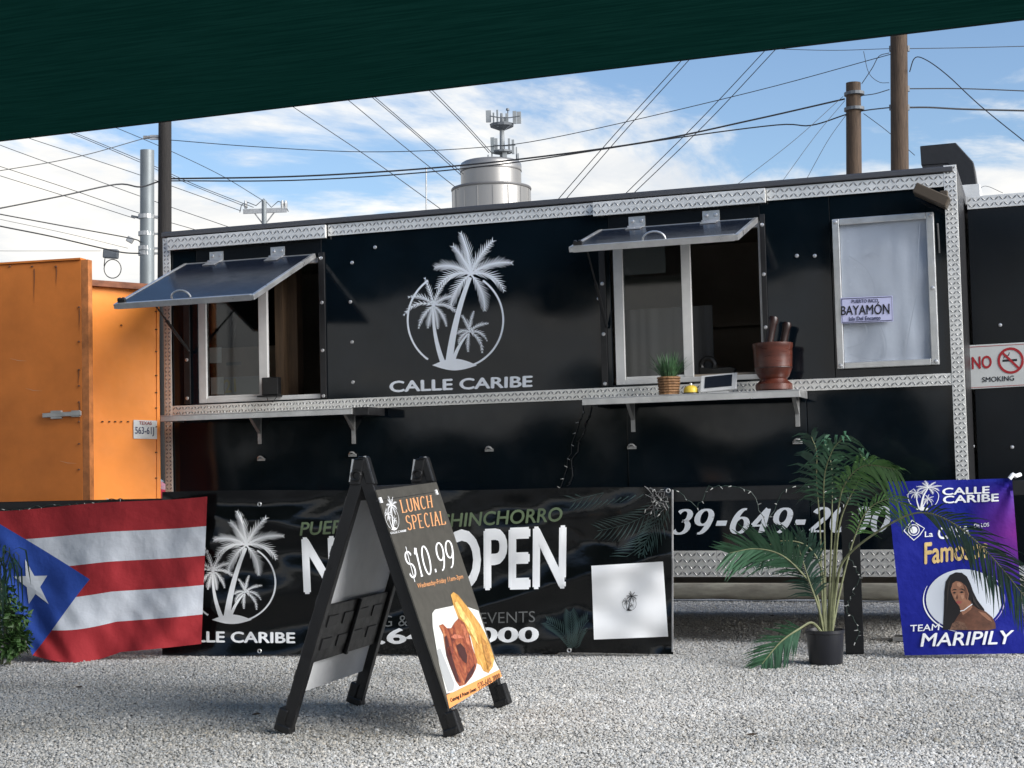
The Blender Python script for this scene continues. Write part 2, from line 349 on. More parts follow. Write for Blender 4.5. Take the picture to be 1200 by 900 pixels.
def pen(body, quad, wmin=.07, wmax=.24, wid={'1':.7,'.':.5,'-':.8,'I':.5,' ':.5}, gap=.22, shear=0., serif=True):
    sh = []; x = 0.; asp = 1.
    for ch in body:
        wd = wid.get(ch, 1.)*.72
        for st in GL[ch]:
            pts = [(x+p[0]*wd, p[1]) for p in st]
            ws = []
            for i in range(len(pts)):
                a, b = pts[max(i-1, 0)], pts[min(i+1, len(pts)-1)]; l = math.hypot(b[0]-a[0], b[1]-a[1]) or 1
                ws.append(wmin+(wmax-wmin)*(abs(b[1]-a[1])/l)**1.5)
            if ch == '-': ws = [wmax*.8]*len(pts)
            if ch == '$' and len(st) == 2: ws = [wmin]*2
            sh.append(ribbon(pts, ws))
            if serif and ch in 'LUNHPEIA1' and len(st) == 2 and abs(pts[0][1]-pts[1][1]) > .6:
                for p in pts: sh.append(ribbon([(p[0]-wmax*.8, abs(p[1]-.025)), (p[0]+wmax*.8, abs(p[1]-.025))], .05))
        x += wd+gap*.72
    vs, fs = join(*sh); vs = [(v[0]+v[1]*shear, v[1], v[2]) for v in vs]; return fit2d(vs, fs, quad)

# --- the palm emblem, in the pixels of the largest one (four times enlarged)
def emblem():
    sh = []; er = random.Random(2)
    def frond(c, tip, bend, wmax, nl):
        (x0, y0), (x1, y1) = c, tip; dx, dy = x1-x0, y1-y0; l = math.hypot(dx, dy); nx, ny = -dy/l, dx/l
        sp_ = [(x0+dx*t+nx*bend*4*t*(1-t)*l, y0+dy*t+ny*bend*4*t*(1-t)*l) for t in [i/12 for i in range(13)]]
        sh.append(ribbon(sp_, [wmax*.24*(1-.7*i/12) for i in range(13)]))
        for i in range(nl):
            t = .1+.88*i/(nl-1); j = min(int(t*12), 11); fx = t*12-j
            px_, py_ = sp_[j][0]*(1-fx)+sp_[j+1][0]*fx, sp_[j][1]*(1-fx)+sp_[j+1][1]*fx
            tx, ty = sp_[j+1][0]-sp_[j][0], sp_[j+1][1]-sp_[j][1]; q = math.hypot(tx, ty); tx, ty = tx/q, ty/q
            ln = wmax*(math.sin(math.pi*min(1, .22+.72*t))**.8+.12)*er.uniform(.8, 1.25)
            for s_ in (-1, 1):
                ex, ey = px_+tx*ln*1.0-ty*s_*ln*.66, py_+ty*ln*1.0+tx*s_*ln*.66; hb = l/nl*.42
                sh.append(([(px_-tx*hb, py_-ty*hb), (px_+tx*hb, py_+ty*hb), (ex, ey)], [(0, 1, 2)]))
    for tip, b in (((480,135),.05),((446,196),.05),((362,292),.12),((372,388),.18),((432,478),.1),((592,492),-.1),((682,402),-.2),((716,272),-.1),((628,170),-.05)): frond((526,325), tip, b, 37, 13)
    for tip, b in (((312,346),.03),((238,432),.16),((214,516),.2),((283,576),.1),((326,574),.03),((372,578),-.03),((412,566),-.1),((458,502),-.16),((408,362),-.06),((440,428),-.1)): frond((352,472), tip, b, 20, 9)
    for tip, b in (((540,502),-.04),((606,556),-.1),((602,636),-.2),((580,690),-.16),((514,684),.04),((470,648),.16),((486,520),.06),((462,604),.16)): frond((520,594), tip, b, 16, 8)
    def trunk(a, b, c, w0, w1):
        pts = [((1-t)**2*a[0]+2*t*(1-t)*b[0]+t*t*c[0], (1-t)**2*a[1]+2*t*(1-t)*b[1]+t*t*c[1]) for t in [i/10 for i in range(11)]]
        sh.append(ribbon(pts, [w0+(w1-w0)*i/10 for i in range(11)]))
    trunk((524,340), (450,520), (424,742), 17, 34); trunk((350,490), (350,620), (398,745), 9, 24); trunk((514,605), (470,650), (440,740), 7, 20)
    sh.append(ribbon(arc(455,540,224,226,100,-55,40)[::1], 9)); sh.append(ribbon(arc(455,540,224,226,125,235,30), 9))
    top = [(346+210*i/16, 752-30*math.sin(math.pi*i/16)) for i in range(17)]; bot = [(346+210*i/16, 752+24*math.sin(math.pi*i/16)) for i in range(16, -1, -1)]
    sh.append(poly(top+bot[1:-1]))
    return join(*sh)
EMB = emblem()
def emb(fx): vs, fs = EMB; return [(*fx(v[0], v[1]), v[2]) for v in vs], fs

# ------------------------------------------------------------------ ground
def ground_mat():
    M = bpy.data.materials.new('gravel_ground'); M.use_nodes = True; t = M.node_tree; b = t.nodes['Principled BSDF']; b.inputs['Roughness'].default_value = .9
    g = t.nodes.new('ShaderNodeNewGeometry'); v = t.nodes.new('ShaderNodeTexVoronoi'); v.inputs['Scale'].default_value = 62; t.links.new(g.outputs['Position'], v.inputs['Vector'])
    r_ = t.nodes.new('ShaderNodeValToRGB'); r_.color_ramp.elements[0].color = (.18, .175, .165, 1); r_.color_ramp.elements[1].color = (.38, .375, .365, 1)
    s = t.nodes.new('ShaderNodeSeparateXYZ'); t.links.new(v.outputs['Color'], s.inputs[0]); t.links.new(s.outputs[0], r_.inputs[0]); t.links.new(r_.outputs[0], b.inputs['Base Color'])
    k = t.nodes.new('ShaderNodeBump'); k.inputs['Strength'].default_value = .9; k.inputs['Distance'].default_value = .012; k.invert = True; t.links.new(v.outputs['Distance'], k.inputs['Height']); t.links.new(k.outputs[0], b.inputs['Normal'])
    return M
gb = MB(); gb.add([(-900,-300,-.012),(900,-300,-.012),(900,2500,-.012),(-900,2500,-.012)], [(0,1,2,3)])
tag(obj('ground', gb, ground_mat()), kind='structure')
def gravel():
    step = .0104; xs = np.arange(-8.0, 1.2, step); ys = np.arange(4.6, 12.6, step); X, Y = np.meshgrid(xs, ys); X = X.ravel(); Y = Y.ravel()
    d = np.stack([X, Y], 1); az = np.arctan2(-X, Y)-YAW; dep = X*AF.x+Y*AF.y                       # keep what the lens could plausibly see, with a margin
    keep = (np.abs(az) < R(22)) & (dep > 5.2) & ((Y < 9.7) | (rng.random(len(X)) < .45)); keep &= rng.random(len(X)) < np.clip(1.25-.05*dep, .5, 1)
    X = X[keep]; Y = Y[keep]; n = len(X); X = X+rng.normal(0, .0045, n); Y = Y+rng.normal(0, .0045, n)
    s = .0060*np.exp(rng.normal(0, .27, n)); und = np.array([noise.noise((x*.9, y*.9, 3.1)) for x, y in zip(X[::50], Y[::50])])
    base = np.array([(1,0,-.35),(-1,0,-.35),(0,1,-.35),(0,-1,-.3),(0,0,.5)], float)
    V = base[None]*(1+rng.normal(0, .25, (n, 5, 1)))*s[:, None, None]; a = rng.random(n)*6.283; c_, s_ = np.cos(a), np.sin(a)
    tl = rng.normal(0, .26, n); ct, st = np.cos(tl), np.sin(tl)
    vx, vy, vz = V[..., 0].copy(), V[..., 1].copy(), V[..., 2].copy(); vy, vz = vy*ct[:, None]-vz*st[:, None], vy*st[:, None]+vz*ct[:, None]
    vx, vy = vx*c_[:, None]-vy*s_[:, None], vx*s_[:, None]+vy*c_[:, None]
    V = np.stack([vx+X[:, None], vy+Y[:, None], vz+(s*.35-.010+rng.random(n)*.006)[:, None]], -1).reshape(-1, 3)
    F = np.array([(0,2,4),(2,1,4),(1,3,4),(3,0,4)])
    Fa = (F[None]+5*np.arange(n)[:, None, None]).reshape(-1)
    me = bpy.data.meshes.new('gravel'); me.vertices.add(len(V)); me.vertices.foreach_set('co', V.astype(np.float32).ravel()); nf = n*4
    me.loops.add(nf*3); me.loops.foreach_set('vertex_index', Fa.astype(np.int32)); me.polygons.add(nf); me.polygons.foreach_set('loop_start', np.arange(0, nf*3, 3, dtype=np.int32)); me.update(); me.validate()
    pt_ = sum(a_*np.sin(X*fx+Y*fy+ph) for a_, fx, fy, ph in ((.028,1.9,.7,.3),(.024,-1.1,3.1,1.7),(.020,3.7,-2.3,4.1),(.016,.6,6.1,2.2),(.014,7.3,1.9,.9),(.012,-5.2,8.3,5.))); pt_ -= .075*np.exp(-((Y-6.35-.10*X)/.16)**2)+.05*np.exp(-((Y-7.75-.12*X)/.13)**2)     # damp, dusty and wheel-worn patches
    shade = np.clip(rng.normal(.465, .062, n)+pt_, .14, .72); warm = rng.normal(.0, .012, n)
    cl = np.stack([shade+warm+.012, shade+.002, shade-warm*1.2-.026, np.ones(n)], 1); at = me.attributes.new('stone', 'FLOAT_COLOR', 'POINT'); at.data.foreach_set('color', np.repeat(cl, 5, 0).astype(np.float32).ravel())
    M = bpy.data.materials.new('gravel_stone'); M.use_nodes = True; t = M.node_tree; b = t.nodes['Principled BSDF']; b.inputs['Roughness'].default_value = .85
    an = t.nodes.new('ShaderNodeAttribute'); an.attribute_name = 'stone'; t.links.new(an.outputs['Color'], b.inputs['Base Color']); me.materials.append(M)
    o = bpy.data.objects.new('gravel', me); COL.objects.link(o); tag(o, 'pale grey crushed limestone gravel covering the yard', 'gravel', kind='stuff')
gravel()

# ------------------------------------------------------------------ food trailer
YT = 9.6
def T(x, y): return P(x, y, YT)
def tsurf(x, y, lift): return P(x, y, YT-lift)
XL, XR = -5.95, -.447; ZT = 2.84; ZM1 = T(650,457).z; ZM0 = T(650,470).z; ZS1 = .574; ZS0 = .41; DEEP = 2.1
tr = thing('food_trailer', ((XL+XR)/2, YT+DEEP/2, 0), 'long black food trailer with diamond plate trim and two open serving hatches', 'food trailer')
def tx(px, py=400): return T(px, py).x
def tz(py, px=650): return T(px, py).z
def wall(name, x0, x1, z0, z1, y0=YT, th=.03, material=PANEL, parent=tr, bevel=.002): return obj(name, MB().box(x0, x1, y0, y0+th, z0, z1), material, parent, bevel=bevel)
TRW = .062
w1x0, w1x1 = tx(232), tx(379); w2x0, w2x1 = tx(716,360), tx(894,360)
w1z0, w1z1 = tz(470,300), tz(307,300); w2z0, w2z1 = tz(448,800), tz(266,800)
a0, a1 = XL+TRW, XR-.075
wall('wall_panel', a0, w1x0, ZM1, ZT-.075); wall('wall_panel', w1x1, w2x0, ZM1, ZT-.075, YT-.006, .036); sx = tx(974,300)
wall('wall_panel', w2x1, sx-.001, ZM1, ZT-.075, YT-.004, .034); wall('wall_panel', sx+.001, a1, ZM1, ZT-.075)
wall('header_panel', w1x0, w1x1, w1z1, ZT-.075, YT-.010, .04, PANEL2); wall('header_panel', w2x0, w2x1, w2z1, ZT-.075, YT-.010, .04, PANEL2)
wall('sill_panel', w1x0, w1x1, ZM1, w1z0, YT+.002, .02); wall('sill_panel', w2x0, w2x1, ZM1, w2z0, YT+.002, .02)
s1, s2 = tx(736,520), tx(946,500)
wall('lower_panel', a0, s1-.003, ZS1, ZM0); wall('lower_panel', s1, s2, ZS1, ZM0, YT-.008, .038); wall('lower_panel', s2+.003, a1, ZS1, ZM0)
obj('roof', MB().box(XL, XR, YT-.01, YT+DEEP, ZT, ZT+.045), ROOFM, tr, bevel=.006)
obj('roof_rail', MB().box(XL, XR-.02, YT-.035, YT-.011, ZT+.004, ZT+.035), mat('roof_rail', (.10,.10,.105), .4, .5), tr, bevel=.004)
obj('end_wall', MB().box(XL, XL+.03, YT+.03, YT+DEEP, ZS0, ZT), PANEL2, tr); obj('end_wall', MB().box(XR-.03, XR, YT+.03, YT+DEEP, ZS0, ZT), BLACK, tr)
obj('rear_wall', MB().box(XL+.03, XR-.03, YT+DEEP-.03, YT+DEEP, .215, ZT), INT, tr); obj('floor', MB().box(XL+.03, XR-.03, YT+.04, YT+DEEP-.03, ZS1-.06, ZS1), INT, tr)
obj('ceiling', MB().box(XL+.03, XR-.03, YT+.05, YT+DEEP-.03, ZT-.03, ZT-.005), INT, tr)
def tread(x0, x1, z0, z1, y, parent, pitch=.056, vert=False):
    b = MB(); rows = max(1, round((z1-z0)/(pitch*.62))); cols = int((x1-x0)/(pitch*.5)); hz = (z1-z0)/rows
    for r_ in range(rows):
        for c_ in range(cols):
            cx = x0+(c_+.5)*(x1-x0)/cols; cz = z0+(r_+.5)*hz; s_ = 1 if (c_+r_) % 2 else -1; l, q = min(hz, pitch)*.50, .0058; k = .7071
            dx, dz = l*k, l*k*s_; nx, nz_ = -q*k*s_, q*k
            b.add([(cx-dx, y, cz-dz), (cx+nx, y, cz+nz_), (cx+dx, y, cz+dz), (cx-nx, y, cz-nz_), (cx-dx*.45, y-.0032, cz-dz*.45), (cx+dx*.45, y-.0032, cz+dz*.45)], [(0,1,4),(1,5,4),(1,2,5),(2,3,5),(3,4,5),(3,0,4)])
    return tag(obj('tread', b, TREAD, parent), kind='stuff')
def plate(name, x0, x1, z0, z1, y, th=.006, parent=tr, pitch=.056, tilt=False):
    o = obj(name, MB().box(x0, x1, y-th, y, z0, z1), TREADP, parent, bevel=.0015); tread(x0+.003, x1-.003, z0+.003, z1-.003, y-th-.0002, o, pitch); return o
zt0, zt1 = ZT-.083, ZT-.003
for (q0, q1, dy) in ((XL+TRW, tx(385,260), .02), (tx(385,260)+.001, tx(697,240), 0), (tx(697,240)+.001, tx(898,220), .018), (tx(898,220)+.001, a1, 0)): plate('top_trim', q0, q1, zt0-dy*.8, zt1-dy*.25, YT-.012-dy, .006+dy*.9)
plate('corner_trim', XL, XL+TRW, ZS0, ZT-.003, YT-.012, pitch=.045); plate('corner_trim', XR-.075, XR, ZS0, ZT+.045, YT-.014, pitch=.045)
for (q0, q1, dy) in ((a0+.001, tx(690,455), 0), (tx(690,455)+.001, tx(930,445), .002), (tx(930,445)+.001, a1-.001, 0)): plate('belt_trim', q0, q1, ZM0, ZM1, YT-.011-dy, pitch=.05)
for (q0, q1) in ((XL+TRW+.002, tx(520,660)), (tx(520,660)+.002, tx(840,660)), (tx(840,660)+.002, a1-.002)): plate('skirt_plate', q0, q1, ZS0, ZS1, YT-.004, pitch=.06)
# undercarriage
for zc in (3.55, 4.35):
    for yy in (YT+.28, YT+DEEP-.5):
        cx = -zc; b = MB(); n = 20
        for k, (rr, y0) in enumerate(((.33, yy), (.33, yy+.2))): b.v += [Vector((cx+rr*math.cos(6.2832*i/n), y0, .335+rr*math.sin(6.2832*i/n))) for i in range(n)]
        b.f = [(i, (i+1) % n, n+(i+1) % n, n+i) for i in range(n)]+[tuple(range(n)), tuple(range(2*n-1, n-1, -1))]; obj('wheel', b, RUBBER, tr, smooth=True, bevel=.03)
for xx in (XL+.4, XR-.4):
    for yy in (YT+.3, YT+DEEP-.4): obj('jack_stand', MB().box(xx-.05, xx+.05, yy-.05, yy+.05, ZS0+.1, ZS1-.061).box(xx-.035, xx+.035, yy-.035, yy+.035, .02, ZS0+.1).box(xx-.1, xx+.1, yy-.1, yy+.1, 0, .02), DULL, tr)
# windows
def window(x0, x1, z0, z1, xd0, xd1, leftw, rightw):
    f = obj('window', MB().box(x0, x0+leftw, YT+.004, YT+.05, z0, z1).box(x1-rightw, x1, YT+.004, YT+.05, z0, z1).box(x0+leftw, x1-rightw, YT+.004, YT+.05, z0, z0+.032).box(x0+leftw, x1-rightw, YT+.004, YT+.05, z1-.035, z1), WHITE, tr, bevel=.003)
    obj('sash', MB().box(xd0, xd1, YT+.012, YT+.04, z0+.033, z1-.036).box(x0+leftw+.001, xd0, YT+.016, YT+.036, z0+.033, z0+.05), WHITE, f, bevel=.003)
    obj('pane', MB().box(x0+leftw+.002, xd0-.001, YT+.022, YT+.027, z0+.051, z1-.036), GLASS, f); return f
win1 = window(w1x0, w1x1, w1z0, w1z1, tx(302), tx(312), .062, .012)
win2 = window(w2x0+.02, w2x1, w2z0, w2z1, tx(800), tx(811), .062, .018)
def notice(q0, q1, py0, py1, px, m_=PAPER, y=YT+.0285): return obj('notice', MB().box(q0, q1, y, y+.001, tz(py1, px), tz(py0, px)), m_, win1)
notice(tx(243), tx(257), 407, 425, 250); notice(tx(244), tx(259), 442, 462, 250); notice(tx(260), tx(300), 441, 463, 280, mat('pale_notice', (.25,.25,.24), .7), YT+.032)
text('lettering', '21', ((262,445),(276,443),(277,459),(263,461)), lambda x, y, l: P(x, y, YT+.031-l), 0, mat('dim_yellow', (.30,.24,.03), .5), win1, .02)
notice(tx(262), tx(280), 424, 428, 270, mat('dark_notice', (.03,.03,.03), .6))
for q0, q1, z0, z1, yy in ((tx(313), tx(322), ZS1, w1z1, .12), (tx(322), tx(333), ZS1, w1z1, .2)): obj('stud', MB().box(q0, q1, YT+yy, YT+yy+.09, z0, z1+.2), PLY, tr)
obj('interior_shelf', MB().box(w2x0-.6, w2x1+.5, YT+1.9, YT+DEEP-.04, tz(352,820), tz(345,820)), INT, tr)
tag(obj('storage_box', MB().box(tx(238)-.1, tx(298), YT+.35, YT+.75, ZS1, tz(402,270)), CARD, None, bevel=.004), 'plain cardboard box seen through the glass of the left serving window', 'box')
obj('curtain', MB().add([v for i in range(41) for v in ((tx(712)+.62*i/40, YT+.35+.02*noise.noise((i*.33, 0, 0)), ZS1+.05), (tx(712)+.62*i/40, YT+.35+.02*noise.noise((i*.33, .5, 0)), tz(355,760)))], [(2*i, 2*i+2, 2*i+3, 2*i+1) for i in range(40)]), mat('grey_curtain', (.085,.085,.085), .9), tr, smooth=True)
obj('wall_paper', MB().box(tx(727), tx(781), YT+.034, YT+.036, tz(320,760), tz(282,760)), mat('grey_card', (.28,.28,.27), .8), win2)
# jamb strips with screws
screw0 = None
def screw(x, z, y, parent):
    global screw0
    if screw0 is None:
        b = MB(); n = 8; b.v = [Vector((x+rr*math.cos(6.283*i/n), yy, z+rr*math.sin(6.283*i/n))) for rr, yy in ((.0135, y), (.0115, y-.005), (.005, y-.007)) for i in range(n)]
        b.f = [(k*n+i, k*n+(i+1) % n, (k+1)*n+(i+1) % n, (k+1)*n+i) for k in range(2) for i in range(n)]+[tuple(range(2*n, 3*n)), tuple(range(n))[::-1]]; screw0 = obj('screw', b, mat('screw_zinc', (.62,.62,.62), .35, .8), parent); return screw0
    return inst(screw0, (x, y-.0035, z), parent)
for (q0, q1, z0, z1, sc) in ((tx(217), tx(224), ZM1+.01, w1z1, ((220,422),(221,467))), (tx(376), tx(383), ZM1+.01, w1z1+.03, ((378,303),(379,355),(380,411),(381,464))),
                             (tx(704,360), tx(711,360), ZM1+.01, w2z1, ((706,333),(707,392),(709,450))), (tx(893,330), tx(899,330), ZM1+.01, w2z1+.04, ((895,264),(896,322),(898,384)))):
    j = obj('jamb_strip', MB().box(q0, q1, YT-.022, YT-.0065, z0, z1), BLACK, tr, bevel=.002)
    for s_ in sc: p = T(*s_); screw((q0+q1)/2, p.z, YT-.022, j)
for s_ in ((413,308),(411,354),(413,401),(414,448),(440,290),(934,300),(955,300),(702,350)):
    p = T(*s_); screw(p.x, p.z, YT-.0065, tr)
# hatches
def hatch(x0, x1, zh, dy, dz, latch_left, handle_px, strut_x):
    A = Vector((x0, YT-.03, zh)); X = Vector((x1-x0, 0, 0)); Dn = Vector((0, -dy, dz)); n = X.cross(Dn).normalized(); n = n if n.z > 0 else -n; ln = Dn.length; d = Dn/ln; W = X.length; ex = X/W
    h = obj('serving_hatch', MB().obox(A+X/2+Dn/2, ex*(W/2-.02), d*(ln/2-.02), n*.012), mat('hatch_paint', (.008,.011,.019), .20, 0, .3, 4, .2, 1.2, .02, .22, .06, bdet=1), tr)
    e = MB(); e.obox(A+ex*.01+Dn/2, ex*.012, d*(ln/2), n*.017).obox(A+X-ex*.01+Dn/2, ex*.012, d*(ln/2), n*.017).obox(A+X/2+Dn-d*.012, ex*(W/2-.022), d*.012, n*.020).obox(A+X/2+d*.008, ex*(W/2-.022), d*.008, n*.015)
    obj('hatch_edge', e, ALU, h, bevel=.002)
    c = A+ex*(W*handle_px)+Dn-d*.06; obj('handle', MB().tube([c+ex*(.07*math.cos(a))+n*(.014+.05*math.sin(a)) for a in [math.pi*i/10 for i in range(11)]], .0065, 8), ALU, h, smooth=True)
    l = MB(); q = A+ex*(.05 if latch_left else W-.05)+Dn-d*.03+n*.03; l.obox(q, ex*.028, d*.01, n*.012).obox(q+n*.014+ex*.012, ex*.008, d*.012, n*.006).obox(q+n*.014-ex*.016, ex*.008, d*.012, n*.006); obj('latch', l, BLACK, h, bevel=.002)
    for f_ in (.24, .71):
        c = A+ex*(W*f_); g = obj('hinge', MB().box(c.x-.055, c.x+.055, YT-.016, YT-.0105, zh+.022, zh+.085).obox(c+d*.05+n*.016, ex*.05, d*.05, n*.0025).tube([c+Vector((-.058, -.004, .014)), c+Vector((.058, -.004, .014))], .011, 8), ALU, h, bevel=.001)
        for sx_ in (-.03, .03): screw(c.x+sx_, zh+.055, YT-.0165, g)
    for t_ in strut_x:
        a = Vector((A.x+W*t_, YT-.03, zh-.62)); b_ = A+ex*(W*t_)+Dn*.62-n*.03; obj('gas_strut', MB().tube([a, a.lerp(b_, .55)], .011, 8).tube([a.lerp(b_, .55), b_], .006, 8), BLACK, h, smooth=True)
    return h
h1a, h1b = T(219,311), T(372,301); h2a, h2b = T(704,272), T(889,259)
hatch(h1a.x, h1b.x, (h1a.z+h1b.z)/2, .89, -.379, True, .46, (.03,)); hatch(h2a.x, h2b.x, (h2a.z+h2b.z)/2, .69, -.205, True, .5, (.03,))
# counters
def counter(p0, p1, th, dep, brs, zz_=None):
    Y = YT-dep; a, b = P(*p0, Y), P(*p1, Y); z = (a.z+b.z)/2
    s = obj('counter', MB().box(a.x, b.x, Y, YT-.02, z-.006, z).box(a.x, b.x, Y, Y+.006, z-th, z-.0065).box(a.x, a.x+.006, Y+.0065, YT-.02, z-th, z-.0065).box(b.x-.006, b.x, Y+.0065, YT-.02, z-th, z-.0065), ALU, tr, bevel=.0015)
    for px, l in brs:
        x = P(px, 480, YT-.02).x; k = MB().box(x-.014, x+.014, YT-.014, YT-.003, z-th-l, z-.012).box(x-.014, x+.014, Y+.03, YT-.03, z-.022, z-.012)
        k.add([(x+q, yy, z_) for q in (-.012, .012) for yy, z_ in ((YT-.015, z-.14), (YT-.015, z-.023), (YT-.16, z-.023))], [(0,1,2),(5,4,3),(0,3,4,1),(1,4,5,2),(2,5,3,0)]); obj('bracket', k, DULL, s, bevel=.0015)
    return z, s
zc1, ct1 = counter((188,486.5), (412,478.5), .042, .32, ((303,.17),(413,.19)))
zc2, ct2 = counter((682,465), (937,457.5), .046, .34, ((741,.17),(934,.17)))
a = P(412,478, YT-.3); obj('shelf_block', MB().box(a.x+.003, a.x+.12, YT-.30, YT-.03, zc1-.05, zc1+.004), BLACK, ct1, bevel=.003)
for s_ in ((307,538),(414,533),(574,527),(741,524),(935,518)):
    p = T(*s_); obj('hook', MB().tube([p+Vector((.02*math.cos(t), -.016-.02*math.sin(t)*.6, .018*math.sin(t))) for t in [math.pi*i/8 for i in range(9)]], .007, 6).box(p.x-.03, p.x+.03, YT-.015, YT-.009, p.z-.012, p.z+.006), DULL, tr, smooth=True)
# framed white board on the right
bx0, bx1 = T(979,340).x, T(1098,340).x; bz0, bz1 = tz(430.5,1040), tz(253.5,1040)
bo = obj('board_frame', MB().box(bx0, bx0+.042, YT-.05, YT-.004, bz0, bz1).box(bx1-.045, bx1, YT-.05, YT-.004, bz0, bz1).box(bx0+.043, bx1-.046, YT-.05, YT-.004, bz0, bz0+.04).box(bx0+.043, bx1-.046, YT-.05, YT-.004, bz1-.04, bz1), ALU, tr, bevel=.004)
b = MB(); nx_, nz_ = 16, 22
for j in range(nz_+1):
    for i in range(nx_+1):
        u, v = i/nx_, j/nz_; b.v.append(Vector((bx0+.0435+(bx1-bx0-.09)*u, YT-.026-.014*noise.noise((u*2.2, v*3, 1.7))-.007*noise.noise((u*6, v*5, 4.))-.006*math.exp(-((u-.78+.1*v)/.03)**2), bz0+.0405+(bz1-bz0-.081)*v)))
b.f = [(j*(nx_+1)+i, j*(nx_+1)+i+1, (j+1)*(nx_+1)+i+1, (j+1)*(nx_+1)+i) for j in range(nz_) for i in range(nx_)]; fl = obj('white_film', b, FILM, bo, smooth=True)
for sx_, sz_ in ((bx0+.02, bz0+.02), (bx1-.02, bz0+.02), (bx0+.02, bz1-.02), (bx1-.02, bz1-.02), (bx1-.022, (bz0+bz1)/2)): screw(sx_, sz_, YT-.05, bo)
for q_ in ([(995,300),(1015,315),(1025,340),(1022,370)], [(992,408),(1010,402),(1016,390),(1014,380)], [(995,415),(1020,421),(1036,418),(1038,400),(1032,382)], [(1074,345),(1066,385),(1060,424)], [(1078,262),(1076,300),(1074,344)], [(1015,300),(1022,296),(1030,300)]): laid('crease', ribbon([(a_[0], a_[1]) for a_ in catmull([Vector((a_, c_, 0)) for a_, c_ in q_], 6)], .9), lambda x, y, l: P(x, y, YT-.047), 0, mat('film_crease', (.33,.365,.42), .3), bo)
psurf = lambda x, y, l: P(x, y, YT-.054-l)
pl = laid('number_plate', poly([(985,349),(1046,346.5),(1047,376.5),(986,379)]), psurf, 0, mat('plate_lilac', (.55,.56,.78), .4), bo)
tag(pl, 'small pale lilac novelty plate with dark lettering')
laid('plate_rim', ribbon([(986.3,350.3),(1044.8,347.8),(1045.8,375.2),(987.3,377.8),(986.3,350.3)], .8), psurf, .002, NAVY, pl)
text('lettering', 'PUERTO RICO', ((998,351.2),(1029,350),(1029,354),(998,355.2)), psurf, .002, NAVY, pl, .02); text('lettering', 'BAYAMÓN', ((985.5,356),(1042.5,352.6),(1042.5,368),(985.5,369.5)), psurf, .002, BLKP, pl, .015)
text('lettering', 'Isla Del Encanto', ((995,371.3),(1032,369.9),(1032,374.6),(995,376)), psurf, .002, NAVY, pl, .02)
# emblem and name on the side
laid('emblem', emb(lambda x, y: (420+x/4, 240+y/4)), tsurf, .009, DECAL, tr)
text('lettering', 'CALLE CARIBE', ((456,446.5),(624.5,440),(624,453.5),(456.5,460)), tsurf, .009, DECAL, tr, .032)
laid('lettering', pen('939-649-2000', ((767,596.5),(1046,592.5),(1043,623.5),(764,627)), .085, .27, gap=.28, shear=.2), tsurf, .012, DECAL, tr)
# lamp under the roof, right
c = P(1092,230, YT-.12); lm = MB(); ax = Vector((.093, 0, -.052)); lm.obox(c, ax, (0, .075, 0), (.014, 0, .028)); lm.box(c.x+.04, c.x+.09, YT-.06, YT-.012, c.z-.01, c.z+.04); obj('flood_light', lm, BRONZE, tr, bevel=.006)
cn = T(1102,300); obj('cord', MB().tube([T(1099,262)+Vector((0,-.01,0)), T(1100,290)+Vector((.004,-.01,0)), T(1101,297)+Vector((0,-.01,0))], .006, 5), BLACK, tr)

# ------------------------------------------------------------------ neighbouring black trailer on the right
YA = 10.42
def asurf(x, y, l): return P(x, y, YA-l)
za = P(1150,229.5, YA).z
ad = thing('cargo_trailer', (1.7, YA+.65, 0), 'plain black cargo trailer set back beyond the corner of the food trailer', 'cargo trailer')
ax0, ax1 = XR+.02, 4.2
obj('wall_panel', MB().box(ax0, ax1, YA, YA+.04, .42, za-.085), PANEL2, ad, bevel=.002)
obj('body', MB().box(ax0, ax1, YA+.041, YA+1.25, .42, za), BLACK, ad); at_ = obj('top_trim', MB().box(ax0, ax1, YA-.008, YA+.04, za-.084, za), TREADP, ad, bevel=.002); tread(ax0+.003, ax0+1.6, za-.08, za-.004, YA-.0083, at_)
for xx in (ax0+.5, ax1-.5): obj('jack_stand', MB().box(xx-.05, xx+.05, YA+.2, YA+.3, .02, .42).box(xx-.12, xx+.12, YA+.13, YA+.37, 0, .02), DULL, ad); obj('jack_stand', MB().box(xx-.05, xx+.05, YA+1.0, YA+1.1, .02, .42).box(xx-.12, xx+.12, YA+.93, YA+1.17, 0, .02), DULL, ad)
for s_ in ((1172,381),(1140,523),(1186,524),(1125,270)): p = P(*s_, YA); screw(p.x, p.z, YA, ad)
Yd = 10.75; du = MB().prism([P(x, y, Yd) for x, y in ((1078,171),(1120,167),(1141,190),(1147,231),(1122,231),(1121,203),(1110,192),(1079.5,194))], (0, .34, 0)); de = obj('exhaust_duct', du, BLACK, ad, bevel=.006)
obj('duct_flashing', MB().box(P(1121,220, Yd).x, P(1148.5,220, Yd).x, Yd-.012, Yd+.36, za+.001, P(1130,217, Yd).z), TREADP, de, bevel=.003)
sg = thing('no_smoking_sign', P(1166,456, YA-.02), 'white rectangular no smoking sign screwed on the black wall at the right edge', 'sign')
b = MB().prism([P(x, y, YA-.004) for x, y in ((1130,405),(1203,401),(1206,452.5),(1132,456.5))], (0, -.006, 0)); obj('sign_board', b, SIGNW, sg, bevel=.002)
ss = lambda x, y, l: P(x, y, YA-.0115-l)
laid('sign_border', ribbon([(1132,407),(1201,403.2),(1204,450.8),(1134,454.6),(1132,407)], .7), ss, 0, REDP, sg)
